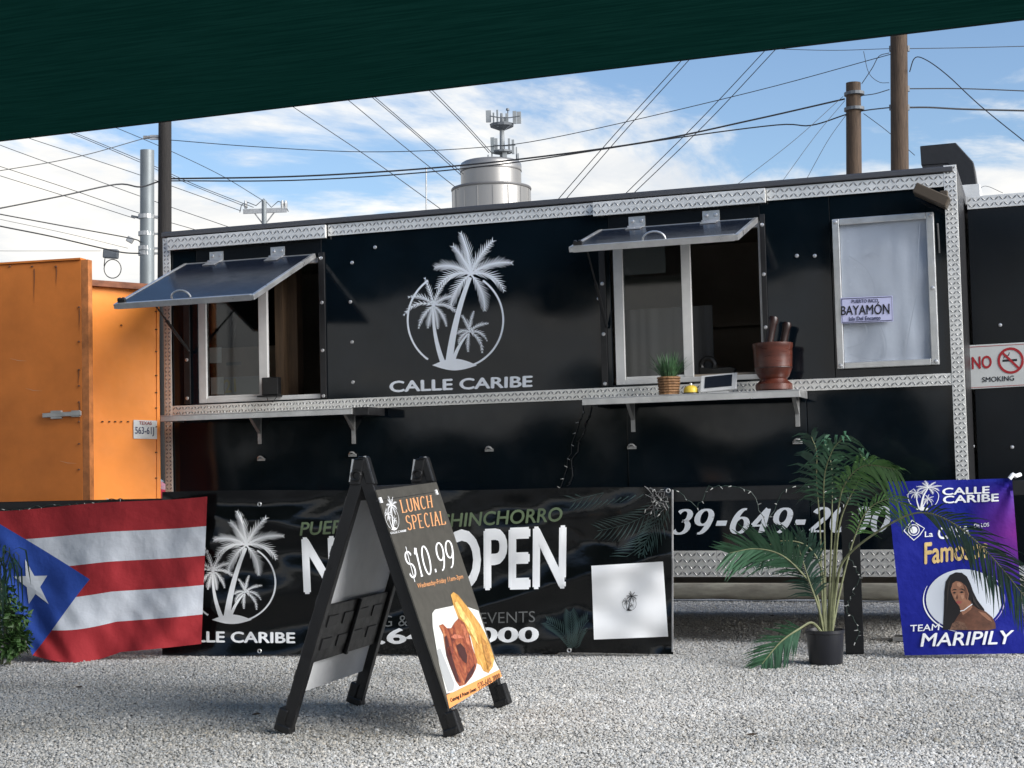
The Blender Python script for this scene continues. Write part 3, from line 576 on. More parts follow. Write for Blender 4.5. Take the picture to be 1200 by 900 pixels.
text('lettering', 'NO', ((1138.5,418),(1162,416.2),(1162.5,431.5),(1139,433)), ss, 0, REDP, sg, .03); text('lettering', 'SMOKING', ((1151,442),(1188.5,440),(1188.5,446),(1151,448)), ss, 0, BLKP, sg, .011)
laid('prohibition_ring', join(ribbon(arc(1184.5,422.5,14,14,0,360,40), 2.9), ribbon([(1175,413.5),(1194,431.5)], 2.8)), ss, .001, REDP, sg)
laid('cigarette', join(poly([(1175,421.5),(1192,420.5),(1192,423),(1175,424)]), ribbon([(1176,420),(1178,416),(1182,416.5),(1183,413)], .9)), ss, 0, BLKP, sg)

# ------------------------------------------------------------------ things on the counters
yc = YT-.2
def at_c(px, py=455, Y=yc): return P(px, py, Y).x
# potted grass in a basket
x = at_c(784); pt = thing('potted_grass', (x, yc, zc2), 'tuft of green grass in a small woven basket on the counter', 'plant')
b = MB(); rows_ = 7
for r_ in range(rows_):
    z0 = zc2+.002+r_*.0165; b.lathe([(.058+.0015*r_, z0), (.066+.0015*r_, z0+.004), (.066+.0015*r_, z0+.012), (.058+.0015*r_, z0+.016)], (x, yc, 0), 14)
obj('basket', b, WICKER, pt, smooth=False)
b = MB()
for i in range(230):
    a = random.random()*6.283; r0 = random.random()*.045; ln = .09+.10*random.random(); lean = (.12+.75*random.random()**1.5); p0 = Vector((x+r0*math.cos(a), yc+r0*math.sin(a), zc2+.10))
    d = Vector((math.cos(a)*lean, math.sin(a)*lean, 1)).normalized(); pts = [p0+d*ln*t+Vector((math.cos(a), math.sin(a), -.5))*(ln*.35*lean*t*t) for t in (0, .35, .7, 1)]
    b.blade(pts, [.005, .006, .0045, .0008], Vector((-math.sin(a), math.cos(a), .2)))
obj('grass_blades', b, mat('grass_blade', (.045,.115,.045), .5, 0, .5, 40), pt)
x = at_c(810.5); cb = thing('counter_bell', (x, yc-.02, zc2), 'small yellow counter bell beside the basket on the shelf', 'bell')
obj('bell_dome', MB().lathe([(.045, zc2+.012), (.046, zc2+.028), (.038, zc2+.046), (.018, zc2+.056), (.006, zc2+.058)], (x, yc-.02, 0), 18), YEL, cb, smooth=True); obj('bell_base', MB().lathe([(.05, zc2), (.05, zc2+.011)], (x, yc-.02, 0), 18), BLACK, cb); obj('plunger', MB().lathe([(.009, zc2+.0585), (.009, zc2+.07), (.004, zc2+.073)], (x, yc-.02, 0), 10), ALU, cb)
# payment tablet
x0, x1 = at_c(822), at_c(865); tb = thing('payment_tablet', ((x0+x1)/2, yc, zc2), 'white framed tablet with dark screen propped on the counter', 'tablet')
A = Vector(((x0+x1)/2, yc-.03, zc2+.066)); up = Vector((0, .42, .9)).normalized(); nr = Vector((0, -.9, .42)).normalized(); W = (x1-x0)/2
obj('tablet_body', MB().obox(A, (W, 0, .006), up*.058, nr*.007), WHITE, tb, bevel=.006); obj('screen', MB().obox(A+nr*.0085+up*.004, (W*.74, 0, .0045), up*.040, nr*.001), SCREEN, tb); obj('stand', MB().prism([(x0+.05, yc-.055, zc2+.001), (x0+.05, yc+.06, zc2+.001), (x0+.05, yc+.015, zc2+.10)], (x1-x0-.1, 0, 0)), WHITE, tb, bevel=.004)
# wooden mortar and pestle
x = at_c(908); ym = yc-.03; mo = thing('wooden_mortar', (x, ym, zc2), 'dark red turned wooden mortar at the right end of the counter', 'mortar')
k = .0052
obj('bowl', MB().lathe([(r_*k, zc2+z_*k) for r_, z_ in ((18,0),(21.5,1.5),(21.5,8),(17,11.5),(15.5,14),(18,17),(21,24),(21.7,26.5),(22,27.2),(21.9,29),(22.5,38),(22.8,50),(23.6,51.5),(23.6,56),(21,56.5),(19.5,55),(17,40),(8,34))], (x, ym, 0), 32), MORTAR, mo, smooth=True)
obj('ring_groove', MB().lathe([(.1162,zc2+.138), (.1165,zc2+.141), (.1162,zc2+.144)], (x, ym, 0), 32), MORTARD, mo)
def pestle(dx, tipx, tipz, y, r0, lab):
    a = Vector((x+dx, y, zc2+.19)); b_ = Vector((x+tipx, y+.015, zc2+tipz)); q = b_-a
    pe = obj('pestle', MB().tube([a, a+q*.35, a+q*.62, a+q*.82, a+q*.93, b_], [r0*1.1, r0, r0*.95, r0*1.0, r0*1.22, r0*.95], 14), MORTARD, None, smooth=True); tag(pe, lab, 'pestle')
pestle(-.045, .012, .455, ym+.0, .026, 'dark wooden pestle standing in the mortar, nearer the serving window'); pestle(.03, .085, .42, ym+.045, .024, 'dark pestle shape added at right in the mortar, standing for a reflection')  # the second is a solid copy added for the first one's mirror image
# things on the window sills
q = P(323,458, YT-.01); cr_ = thing('card_terminal', (q.x, YT+.0, w1z0+.032), 'small black payment terminal on the left window sill', 'card terminal')
zb = w1z0+.034; xq0, xq1 = tx(310), tx(329); obj('terminal_body', MB().box(xq0, xq1, YT-.055, YT+.0, zb, zb+.125), BLACKP, cr_, bevel=.006); obj('terminal_base', MB().box(xq0-.03, xq1+.005, YT-.07, YT+.003, zb-.012, zb-.001), BLACKP, cr_, bevel=.003); obj('cord', MB().tube([(xq0+.04, YT-.06, zb), (xq0+.06, YT-.075, zb-.04), (xq0+.1, YT-.075, zb-.05), (xq0+.13, YT-.06, zb)], .003, 5), BLACK, cr_)
zs = w2z0+.05; q0 = tx(813); td = thing('tape_dispenser', (q0+.1, YT+.16, zs), 'black tape dispenser just inside the right serving window', 'tape dispenser')
obj('dispenser_base', MB().prism([(q0, YT+.12, zs), (q0+.22, YT+.12, zs), (q0+.24, YT+.12, zs+.03), (q0+.2, YT+.12, zs+.045), (q0+.1, YT+.12, zs+.04), (q0, YT+.12, zs+.05)], (0, .06, 0)), BLACKP, td, bevel=.005)
obj('tape_roll', MB().tube([Vector((q0+.055+.045*math.cos(a), YT+.15, zs+.06+.045*math.sin(a))) for a in [6.283*i/20 for i in range(21)]], .018, 8, False), BLACKP, td, smooth=True)
obj('inside_ledge', MB().box(w2x0, w2x1, YT+.051, YT+.34, zs-.03, zs-.001), INT, tr)

# ------------------------------------------------------------------ fence with rail
FA, FB = Vector((-5.07, 8.57, 0)), Vector((-1.147, 9.05, 0)); FD = (FB-FA).normalized(); FN = Vector((FD.y, -FD.x, 0))        # FN points to the viewer
def FP(x, y, lift=0.): return onplane(x, y, FA+FN*lift, FN)
def fpt(s, z, out=0.): return FA+FD*s+FN*out+Vector((0, 0, z))
fe = thing('fence', fpt(2.0, 0), 'low black wooden rail fence carrying the banners', 'fence')
zr1 = FP(850,570).z; zr0 = zr1-.085; sl = (FP(-60,600)-FA).dot(FD); sr = (FP(1235,600)-FA).dot(FD)
def fbar(name, s0, s1, z0, z1, o0, o1, m_): 
    b = MB().prism([fpt(s0, z0, o0), fpt(s1, z0, o0), fpt(s1, z1, o0), fpt(s0, z1, o0)], FN*(o1-o0)); return obj(name, b, m_, fe, bevel=.004)
smid = (FP(640,600)-FA).dot(FD); fbar('rail', sl, smid-.002, zr0, zr1, -.06, -.018, RAILM); fbar('rail', smid+.002, sr, zr0, zr1, -.06, -.018, RAILM)
for px in (6, 330, 640, 999.5, 1222):
    s_ = (FP(px,700)-FA).dot(FD); fbar('post', s_-.052, s_+.052, 0, zr1-.004, -.165, -.062, RAILM)
# main banner
def bdisp(x, y):
    t = (x-190)/600; v = (y-572)/195
    f = .012*math.sin(y*.085+x*.018+1.5*math.sin(x*.011))*(1-.3*t)+.010*noise.noise((x*.012, y*.022, .3))+.006*noise.noise((x*.035, y*.03, 5.))
    f += .012*math.exp(-((y-(600+.16*(x-240)))/9)**2)*max(0, 1-t*1.3)+.014*math.exp(-((y-(640+.22*(x-240)))/12)**2)*max(0, 1-t*1.5)
    f += .012*math.exp(-((y-(735-.28*(x-480)))/10)**2)*(x > 430)*min(1, (x-430)/60)
    f += .010*math.sin((x-700)*.10+y*.03)*max(0, (x-690)/100)
    f += .010*abs(math.sin((y*.9+x*.35)*.045+1.2*noise.noise((x*.01, y*.012, 9.))))**6*(1-.5*t)-.008*abs(math.sin((y-.45*x)*.038+2))**8*t
    return .036+1.8*f*min(1, max(0, v*6))
def bsurf(x, y, lift): return FP(x, y, bdisp(x, y)+lift)
bn = thing('opening_banner', FP(490,767), 'wide black vinyl banner announcing the opening, tied along the low fence', 'banner')
b = MB(); nu, nv = 150, 44
for j in range(nv+1):
    for i in range(nu+1):
        u, v = i/nu, j/nv; xx = 190+u*599; yt_ = 576.5-5*u-1.2*math.sin(u*9); yb = 767.5-2*u+1.2*math.sin(u*14); b.v.append(bsurf(xx, yt_+(yb-yt_)*v, 0))
b.f = [(j*(nu+1)+i, j*(nu+1)+i+1, (j+1)*(nu+1)+i+1, (j+1)*(nu+1)+i) for j in range(nv) for i in range(nu)]; obj('banner_sheet', b, VINYL, bn, smooth=True)
obj('banner_hem', MB().tube([bsurf(788, y, .001) for y in range(574, 765, 10)], .006, 6), mat('hem_grey', (.25,.25,.25), .5), bn)
laid('emblem', emb(lambda x, y: (271.5+(x-450)*.224, 600+(y-135)*.2047)), bsurf, .003, PRINTW, bn, 14)
text('lettering', 'CALLE CARIBE', ((198,739),(346,741),(346,754),(198,752.5)), bsurf, .003, PRINTW, bn, .032, step=12)
text('lettering', 'PUERTO RICAN CHINCHORRO', ((351,612),(659,594),(659.5,611),(351,628)), bsurf, .003, GREENP, bn, .022, .15, step=10)
text('lettering', 'NOW OPEN', ((353,629),(664,614.5),(663,690.5),(356,697)), bsurf, .003, PRINTW, bn, .030, step=12)
text('lettering', 'CATERING & PRIVATE EVENTS', ((368,724),(627,716),(627,729),(368,737)), bsurf, .003, GREYV, bn, -.004, step=12)
text('lettering', '939.649.2000', ((370,737),(632,734.5),(631,752.5),(370,756)), bsurf, .003, PRINTW, bn, .032, step=12)
laid('print_panel', poly([(693,663),(777,658),(783,746),(696,749.5)]), bsurf, .008, PRINTW, bn, 6)
laid('emblem', emb(lambda x, y: (737.5+(x-455)*.036, 706+(y-500)*.036)), bsurf, .0105, BLKP, bn, 12)
def fern(x0, y0, tips, wd):
    sh = []
    for (x1, y1) in tips:
        n = 9
        pts = [(x0+(x1-x0)*t, y0+(y1-y0)*t+6*math.sin(math.pi*t)) for t in [i/n for i in range(n+1)]]; sh.append(ribbon(pts, [wd*math.sin(math.pi*min(1, .12+.86*i/n)) for i in range(n+1)]))
    return join(*sh)
def fern_fronds(fr):
    sh = []
    for (x0, y0, x1, y1, bend, ln) in fr:
        n = 15; sp_ = []
        for i in range(n+1):
            t = i/n; sp_.append((x0+(x1-x0)*t-(y1-y0)*bend*math.sin(math.pi*t), y0+(y1-y0)*t+(x1-x0)*bend*math.sin(math.pi*t)))
        sh.append(ribbon(sp_, .8))
        for i in range(1, n):
            tx_, ty_ = sp_[i+1][0]-sp_[i-1][0], sp_[i+1][1]-sp_[i-1][1]; q_ = math.hypot(tx_, ty_); tx_, ty_ = tx_/q_, ty_/q_; l_ = ln*(.5+.6*math.sin(math.pi*i/n))
            for s_ in (-1, 1):
                e_ = (sp_[i][0]+tx_*l_*.85-ty_*s_*l_*.6, sp_[i][1]+ty_*l_*.85+tx_*s_*l_*.6); mid_ = ((sp_[i][0]+e_[0])/2-ty_*s_*.8, (sp_[i][1]+e_[1])/2+tx_*s_*.8); sh.append(ribbon([sp_[i], mid_, e_], [.4, 1.7, .2]))
    vs, fs = join(*sh); keep = [f for f in fs if all(vs[i][0] < 786 and 577 < vs[i][1] < 763 and (vs[i][0] < 690 or vs[i][1] < 654) for i in f)]; return vs, keep
for q_ in ((788,572,668,588,.05,26), (786,578,700,622,-.1,24), (784,580,722,660,-.12,26), (786,584,752,652,.05,20)): laid('fern_print', fern_fronds((q_,)), bsurf, .003+.0004*q_[5]/20, FERN, bn, 12)['kind'] = 'stuff'
for q_ in ((672,763,640,728,.1,14), (670,763,668,716,.02,14), (674,763,694,722,-.1,14)): laid('fern_print', fern_fronds((q_,)), bsurf, .003, FERN, bn, 12)['kind'] = 'stuff'
gr0 = None
for gx, gy in ((304,591),(304,763),(667,762),(470,586),(783,575)):
    c = bsurf(gx, gy, .004); b = MB().tube([c+FD*(.011*math.cos(a))+Vector((0, 0, .011*math.sin(a))) for a in [6.283*i/12 for i in range(13)]], .004, 6, False)
    if gr0 is None: gr0 = obj('grommet', b, ALU, bn, smooth=True)
    else: inst(gr0, c, bn)
# flag
star = None
def flagcol(mm, mix, u, v):
    st = mm('MODULO', mm('FLOOR', mm('MULTIPLY', v, 5.0)), 2.0); c = mix(st, (.30, .014, .020), (.50, .53, .58))
    tri = mm('LESS_THAN', u, mm('MULTIPLY', mm('SUBTRACT', 1.0, mm('ABSOLUTE', mm('SUBTRACT', mm('MULTIPLY', v, 2.0), 1.0))), .43)); c = mix(tri, c, (.014, .055, .30))
    dd = mm('SUBTRACT', .99, mm('MULTIPLY', mm('GREATER_THAN', v, .965), .0)); return c
FLAG = cloth_mat('flag_cloth', flagcol)
def flagpx(u, v):
    lx, ly = -24+u*0+62*v**1.15, 600+v*168; rx_, ry_ = 243-7*v, 581.5+v*173; x_ = lx+(rx_-lx)*u; y_ = ly+(ry_-ly)*u
    y_ += (10*math.sin(math.pi*min(1, u*1.9))*(u < .53)+3*math.sin(math.pi*u))*v*v+2.5*math.sin(u*9)*(1-v)*.4; return x_, y_
def flagpt(u, v, lift=0.):
    x_, y_ = flagpx(u, v); d = .10+.32*v**1.6*(1-u*.85)+(.022*math.sin(u*13+v*5)+.03*noise.noise((u*5, v*2.5, 8.))+.014*noise.noise((u*11-v*3, v*6+u*2, 2.))+.03*math.sin((u+v*.8)*9)*(1-u)*v+.02*math.sin(u*40-v*9)*math.exp(-u*5)+.010*math.sin((u*.8+v)*26)*max(0, u-.5)*2)*(.3+.8*v)
    return FP(x_, y_, d+lift)
fg = thing('flag', FP(130,772), 'red and white striped flag with blue triangle and star draped over the fence', 'flag')
b = MB(); nu, nv = 90, 60; b.uv = []
for j in range(nv+1):
    for i in range(nu+1): b.v.append(flagpt(i/nu, j/nv)); b.uv.append((i/nu, min(.9999, j/nv)))
b.f = [(j*(nu+1)+i, j*(nu+1)+i+1, (j+1)*(nu+1)+i+1, (j+1)*(nu+1)+i) for j in range(nv) for i in range(nu)]; obj('flag_cloth', b, FLAG, fg, smooth=True)
sv = [(.145+.088*(1 if i % 2 == 0 else .4)*math.cos(R(-90+36*i)), .50+.165*(1 if i % 2 == 0 else .4)*math.sin(R(-90+36*i))) for i in range(10)]
vs_, fs_ = cut2d(*poly(sv), .03); obj('star', MB().add([flagpt(v[0], v[1], .004) for v in vs_], fs_), mat('flag_white', (.52,.55,.60), .85), fg)
# blue banner
def blue_col(mm, mix, u, v):
    g = mm('MULTIPLY', mm('MAXIMUM', mm('SUBTRACT', u, .62), 0.0), 2.6); hz = mm('MAXIMUM', mm('SUBTRACT', 1.0, mm('MULTIPLY', mm('ABSOLUTE', mm('SUBTRACT', v, .32)), 3.2)), 0.0)
    return mix(mm('MULTIPLY', g, hz), (.008, .014, .225), (.20, .02, .24))
BLUE = cloth_mat('blue_vinyl', blue_col, .5); BLUE.node_tree.nodes['Principled BSDF'].inputs['Specular IOR Level'].default_value = .2
def pxb(u, v):
    lx, ly = 1039+21*v, 564.5+203.5*v; rx_, ry_ = 1186+16*v, 560.5+205*v; x_, y_ = lx+(rx_-lx)*u, ly+(ry_-ly)*u; return x_, y_
def ddisp(x, y): return .055+.010*noise.noise((x*.02, y*.02, 2.))+.010*math.sin((x-1040)*.045+(y-560)*.02)+.012*max(0, 1-math.hypot(x-1186, y-565)/70)*math.sin(math.atan2(y-560, 1190-x)*11)+.05*(y-560)/205
def dsurf(x, y, l): return FP(x, y, ddisp(x, y)+l)
db = thing('portrait_banner', FP(1128,768), 'blue vinyl banner with a portrait in a white oval, hung at the right', 'banner')
b = MB(); b.uv = []; nu, nv = 44, 56
for j in range(nv+1):
    for i in range(nu+1): b.v.append(dsurf(*pxb(i/nu, j/nv), 0)); b.uv.append((i/nu, j/nv))
b.f = [(j*(nu+1)+i, j*(nu+1)+i+1, (j+1)*(nu+1)+i+1, (j+1)*(nu+1)+i) for j in range(nv) for i in range(nu)]; obj('banner_sheet', b, BLUE, db, smooth=True)
laid('emblem', emb(lambda x, y: (1082+(x-455)*.0805, 581+(y-540)*(.0735 if y > 540 else .043))), dsurf, .003, PRINTW, db, 10)
def z7(*q): return tuple((1030+a/3.912, 550+c/3.912) for a, c in q)
text('lettering', 'CALLE', z7((290,86),(508,76),(508,110),(290,119)), dsurf, .003, PRINTW, db, .03, step=9); text('lettering', 'CARIBE', z7((293,122),(550,110),(550,147),(293,157)), dsurf, .003, PRINTW, db, .03, step=9)
text('lettering', 'La', z7((210,285),(248,283),(248,309),(210,311)), dsurf, .003, PRINTW, db, .02, step=9); text('lettering', 'CASA', z7((270,266),(418,252),(418,308),(270,322)), dsurf, .003, PRINTW, db, .03, step=9)
text('lettering', 'DE LOS', z7((436,250),(505,244),(505,262),(436,268)), dsurf, .003, PRINTW, db, .02, step=9); text('lettering', 'Famosos', z7((208,336),(500,308),(500,405),(208,437)), dsurf, .003, GOLD, db, .03, step=9)
ec = z7((160,278))[0]; laid('eye_emblem', join(ribbon([(ec[0]-11.5,ec[1]+1),(ec[0]-2,ec[1]-11.5),(ec[0]+4,ec[1]-7),(ec[0]+12.5,ec[1]-2),(ec[0]+7,ec[1]+6),(ec[0],ec[1]+12),(ec[0]-11.5,ec[1]+1)], 1.1), ribbon(arc(ec[0],ec[1],6.3,6.3,0,360,24), 1.0), ell(ec[0], ec[1], 4.2, 4.2, 20)), dsurf, .003, PRINTW, db, 9)
oc = z7((390,597))[0]; po = laid('portrait', ell(oc[0], oc[1], 44.5, 35.5, 44), dsurf, .003, PORTW, db, 7)
laid('oval_arc', ribbon(arc(oc[0],oc[1],47.5,38,100,205,24), [.4+1.2*math.sin(math.pi*i/24) for i in range(25)]), dsurf, .003, PRINTW, db, 9); laid('oval_arc', ribbon(arc(oc[0],oc[1],47.5,38,-50,40,24), [.4+1.0*math.sin(math.pi*i/24) for i in range(25)]), dsurf, .003, LILAC, db, 9)
laid('hair', poly(z7((293,735),(298,640),(300,560),(306,515),(325,485),(352,472),(380,474),(404,492),(420,525),(432,560),(452,600),(482,640),(500,700),(420,735))), dsurf, .0045, HAIR, po, 7)
laid('shoulders', poly(z7((322,736),(345,700),(362,672),(378,650),(392,632),(402,608),(420,600),(430,622),(455,640),(490,652),(520,678),(534,706),(536,730),(500,738))), dsurf, .0052, SKIND, po, 7)
laid('neck', poly(z7((372,640),(366,618),(395,585),(418,605),(428,632),(405,655),(385,668))), dsurf, .0058, SKIN, po, 7)
laid('face', poly(z7((330,560),(328,535),(338,515),(358,508),(384,516),(402,540),(412,570),(408,600),(396,622),(382,633),(370,630),(356,612),(342,590))), dsurf, .0064, SKIN, po, 7)
laid('hair_parting', poly(z7((322,560),(326,520),(345,496),(372,492),(400,508),(416,540),(420,575),(411,560),(398,534),(376,516),(354,512),(338,522),(331,545))), dsurf, .0069, HAIR, po, 7)
for q, m_, nm in ((((333,556),(343,549),(355,549),(356,553),(343,554)), HAIR, 'eyebrow'), (((366,549),(380,546),(394,553),(393,557),(379,551)), HAIR, 'eyebrow'), (((337,566),(346,561),(355,566),(346,570)), HAIR, 'eye'), (((370,563),(380,558),(391,563),(380,568)), HAIR, 'eye'), (((352,590),(360,572),(363,590),(359,596)), SKIND, 'nose'), (((352,608),(362,602),(370,604),(382,606),(372,617),(360,616)), LIPS, 'lips')): laid(nm, poly(z7(*q)), dsurf, .0074, m_, po)
for q, m_, nm in ((((384,520),(400,545),(408,572),(404,600),(396,585),(394,555)), SKIND, 'face_shade'), (((356,520),(370,518),(380,530),(370,540),(358,534)), mat('skin_light_print', (.44,.23,.14), .45), 'forehead_light'), (((345,578),(353,574),(352,592),(346,588)), mat('skin_light_print', (.44,.23,.14), .45), 'cheek_light'), (((374,578),(388,574),(390,590),(380,596)), mat('skin_light_print', (.44,.23,.14), .45), 'cheek_light')): laid(nm, poly(z7(*q)), dsurf, .0072, m_, po)
for q in (((455,650),(488,660),(512,684),(520,700),(500,690),(475,670)), ((396,640),(415,628),(424,640),(408,652))): laid('shoulder_light', poly(z7(*q)), dsurf, .0062, SKIN, po)
for q in (((312,560),(318,520),(330,500),(322,540),(316,600),(310,660)), ((428,575),(446,610),(470,645),(450,630),(432,605))): laid('hair_light', poly(z7(*q)), dsurf, .0066, mat('hair_sheen', (.035,.027,.025), .4), po)
laid('necklace', ribbon(z7((372,650),(390,646),(408,632),(428,618)), 1.0), dsurf, .0074, PRINTW, po); laid('dress', poly(z7((325,736),(336,706),(360,694),(392,704),(410,736))), dsurf, .006, mat('sequin_print', (.16,.085,.055), .4, 0, .6, 70), po, 7)
text('lettering', 'TEAM', z7((143,714),(279,707),(279,737),(146,744)), dsurf, .008, PRINTW, db, .012, .1, step=9); text('lettering', 'MARIPILY', z7((192,752),(620,737),(612,800),(190,813)), dsurf, .008, PRINTW, db, .018, .12, step=9)
obj('tie', MB().tube([dsurf(1183,561,.005), dsurf(1187,556,.01), FP(1190,558,.0), FP(1196,556,-.02)], .012, 6), PRINTW, db, smooth=True)

# ------------------------------------------------------------------ A-frame sign
f1, f2, f3, f4 = G(335,858), G(530,862), G(418,825), G(588,828)
nm_, fm_ = (f1+f2)/2, (f3+f4)/2; HA = 1.135; an_, af_ = nm_+Vector((0, 0, HA)), fm_+Vector((0, 0, HA)); wv = (fm_-nm_).normalized()
af = thing('sidewalk_sign', (nm_+fm_)/2, 'black plastic folding sidewalk sign with a lunch special poster, standing on the gravel', 'sign')
def leg(foot, apex, side):
    d = (foot-apex); top = apex+d*.015; u = wv
    g = MB(); t_ = top; b_ = foot-d.normalized()*.0; dn = d.normalized(); nrm = dn.cross(u).normalized()
    g.obox((t_+b_)/2+dn*-.01, u*.022, nrm*.027, (b_-t_)/2-dn*.012)
    for k_ in range(9): c = t_.lerp(b_, .12+.095*k_)+nrm*(.027*side); g.obox(c, u*.016, nrm*.005, dn*.022)
    o = obj('leg', g, BLACKP, af, bevel=.004)
    obj('foot', MB().obox(foot+Vector((0, 0, .032))-dn*.02+nrm*side*.018, u*.03, nrm*.022, dn*.05).obox(foot+Vector((0, 0, .018))-dn*.0, u*.033, nrm*.034, (0, 0, .018)), BLACKP, o, bevel=.006)
    return o
for ft, ap in ((f1, an_), (f2, an_), (f3, af_), (f4, af_)): leg(ft, ap, -1 if ft in (f1, f3) else 1)
for ap, s_ in ((an_, -1), (af_, 1)):
    hn = MB(); n = 14; ex = (f2-f1).normalized()
    hn.obox(ap+ex*-.018-Vector((0, 0, .02)), wv*.028, ex*.026, Vector((ex.x*.012, ex.y*.012, .058))).obox(ap+ex*.022-Vector((0, 0, .015)), wv*.024, ex*.022, Vector((-ex.x*.018, -ex.y*.018, .062)))
    h_ = obj('hinge', hn, BLACKP, af, bevel=.008)
    obj('hinge_clip', MB().bar(ap+ex*.046-wv*.02-Vector((0,0,.062)), ap+ex*.016-wv*.02+Vector((0,0,.047)), .004, .012).bar(ap-ex*.052-wv*.02-Vector((0,0,.062)), ap-ex*.036-wv*.02+Vector((0,0,.035)), .004, .01), ALU, h_)
    obj('pivot', MB().tube([ap-wv*.034-ex*.02-Vector((0,0,.035))+(ex*math.cos(a)+Vector((0, 0, 1))*math.sin(a))*.02 for a in [6.283*i/14 for i in range(15)]], .006, 6, False), BLACKP, h_, smooth=True)
for (fa, fb, lab) in ((f1, f3, 0), (f2, f4, 1)):
    for t_, hh in ((.10, .03),):
        a, c = an_.lerp(fa, t_), af_.lerp(fb, t_); obj('crossbar', MB().bar(a+wv*.024, c-wv*.024, .022, hh*2, (fa-an_)), BLACKP, af, bevel=.003)
# back sheet (blank) and its moulded lower board
dl = (f1-an_); nl = dl.cross(wv).normalized(); nl = nl if nl.x < 0 else -nl
q = [an_.lerp(f1, .11)+wv*.028, af_.lerp(f3, .11)-wv*.028, af_.lerp(f3, .86)-wv*.028, an_.lerp(f1, .86)+wv*.028]; obj('blank_sheet', MB().prism([p+nl*.008 for p in q], nl*.004), SHEETB, af)
q = [an_.lerp(f1, .52)+wv*.03, af_.lerp(f3, .52)-wv*.03, af_.lerp(f3, .74)-wv*.03, an_.lerp(f1, .74)+wv*.03]; lb = obj('lower_board', MB().prism([p-nl*.012 for p in q], nl*.012), BLACKP, af, bevel=.003)
for i in range(4):
    for j in range(2):
        if i == 2 and j == 0: pass
        c = q[0].lerp(q[1], .14+.24*i).lerp(q[3].lerp(q[2], .14+.24*i), .3+.4*j)-nl*.0125; dn = (q[3]-q[0]).normalized(); obj('recess', MB().obox(c, wv*.055, dn*.026, nl*.004), BLACK, lb, bevel=.002)
obj('divider', MB().obox((q[0]+q[1]+q[2]+q[3])/4-nl*.02, wv*.012, (q[3]-q[0])/2, nl*.008), BLACKP, lb, bevel=.003)
# poster
dr = (f2-an_); nr_ = dr.cross(wv).normalized(); nr_ = nr_ if nr_.x > 0 else -nr_; p0 = an_+nr_*.04
def msurf(x, y, l): return onplane(x, y, p0+nr_*l, nr_)
def k2(*q): return tuple((430+a/3.214, 560+c/3.214) for a, c in q)
ps = obj('poster', MB().prism([msurf(x, y, 0) for x, y in k2((34,46),(262,16),(506,745),(310,868))], -nr_*.006), MENUB, af)
laid('emblem', emb(lambda x, y: (454.8+(x-480)*.0335+(y-135)*.0135, 581.5+(y-135)*.062-(x-480)*.006)), msurf, .001, PRINTW, ps)
text('lettering', 'CALLE CARIBE', k2((88,204),(148,194),(148,202),(89,212)), msurf, .001, PRINTW, ps, .03)
laid('lettering', pen('LUNCH', k2((121,82),(243,63),(250,112),(133,134)), .06, .18, gap=.3), msurf, .001, PEACH, ps); laid('lettering', pen('SPECIAL', k2((143,142),(290,122),(299,176),(154,198)), .06, .18, gap=.3), msurf, .001, PEACH, ps)
laid('lettering', pen('$10.99', k2((132,262),(318,222),(336,342),(168,396)), .05, .135, gap=.2), msurf, .001, PRINTW, ps)
text('lettering', 'Wednesday-Friday 11am-3pm', k2((188,398),(360,362),(364,384),(193,422)), msurf, .001, PEACH, ps, .015)
laid('lower_strip', poly(k2((300,818),(500,722),(508,748),(311,868))), msurf, .001, ORP, ps)
text('lettering', 'Catering & Private Events', k2((314,830),(412,786),(414,806),(317,850)), msurf, .002, BLKP, ps, .01); laid('lettering', pen('939-649-2000', k2((416,772),(500,734),(502,762),(420,804)), .06, .2), msurf, .002, BLKP, ps)
tr_ = laid('food_tray_print', poly(k2((246,510),(256,496),(322,482),(332,470),(420,500),(482,690),(498,722),(330,806),(300,812),(272,700),(248,560))), msurf, .001, TRAY, ps)
laid('fried_plantain_print', poly(k2((316,440),(326,430),(344,442),(366,470),(396,508),(424,548),(446,586),(464,630),(480,680),(474,712),(458,735),(440,728),(428,705),(416,700),(404,650),(392,600),(372,560),(345,530),(326,480))), msurf, .002, MEATG, ps)
laid('fried_meat_print', poly(k2((272,556),(286,550),(302,566),(318,566),(330,545),(346,528),(366,545),(386,590),(398,640),(416,690),(410,720),(396,748),(372,778),(350,785),(336,765),(318,720),(300,670),(292,620),(288,590))), msurf, .003, MEATR, ps)
for q_, m_, nm in ((((292,600),(300,592),(312,640),(326,690),(342,740),(350,775),(338,764),(318,718),(300,668)), DARKR, 'meat_shade_print'), (((352,548),(364,552),(380,592),(390,634),(378,628),(366,590)), mat('light_meat_print', (.38,.12,.06), .5, 0, .6, 60), 'meat_light_print'), (((330,470),(340,466),(362,500),(392,545),(412,590),(420,630),(402,600),(376,555),(350,520)), mat('pale_gold_print', (.66,.42,.14), .5, 0, .5, 40), 'plantain_light_print'), (((430,600),(446,612),(462,660),(470,700),(456,722),(448,690),(438,650)), mat('brown_gold_print', (.36,.17,.04), .5, 0, .6, 50), 'plantain_shade_print'), (((378,742),(396,716),(408,700),(404,728),(388,756),(366,778)), DARKR, 'meat_shade_print'), (((300,640),(316,632),(330,646),(322,668),(310,672)), mat('brown_meat_print', (.17,.04,.025), .5, 0, .6, 60), 'meat_patch_print')): laid(nm, poly(k2(*q_)), msurf, .0036, m_, ps)
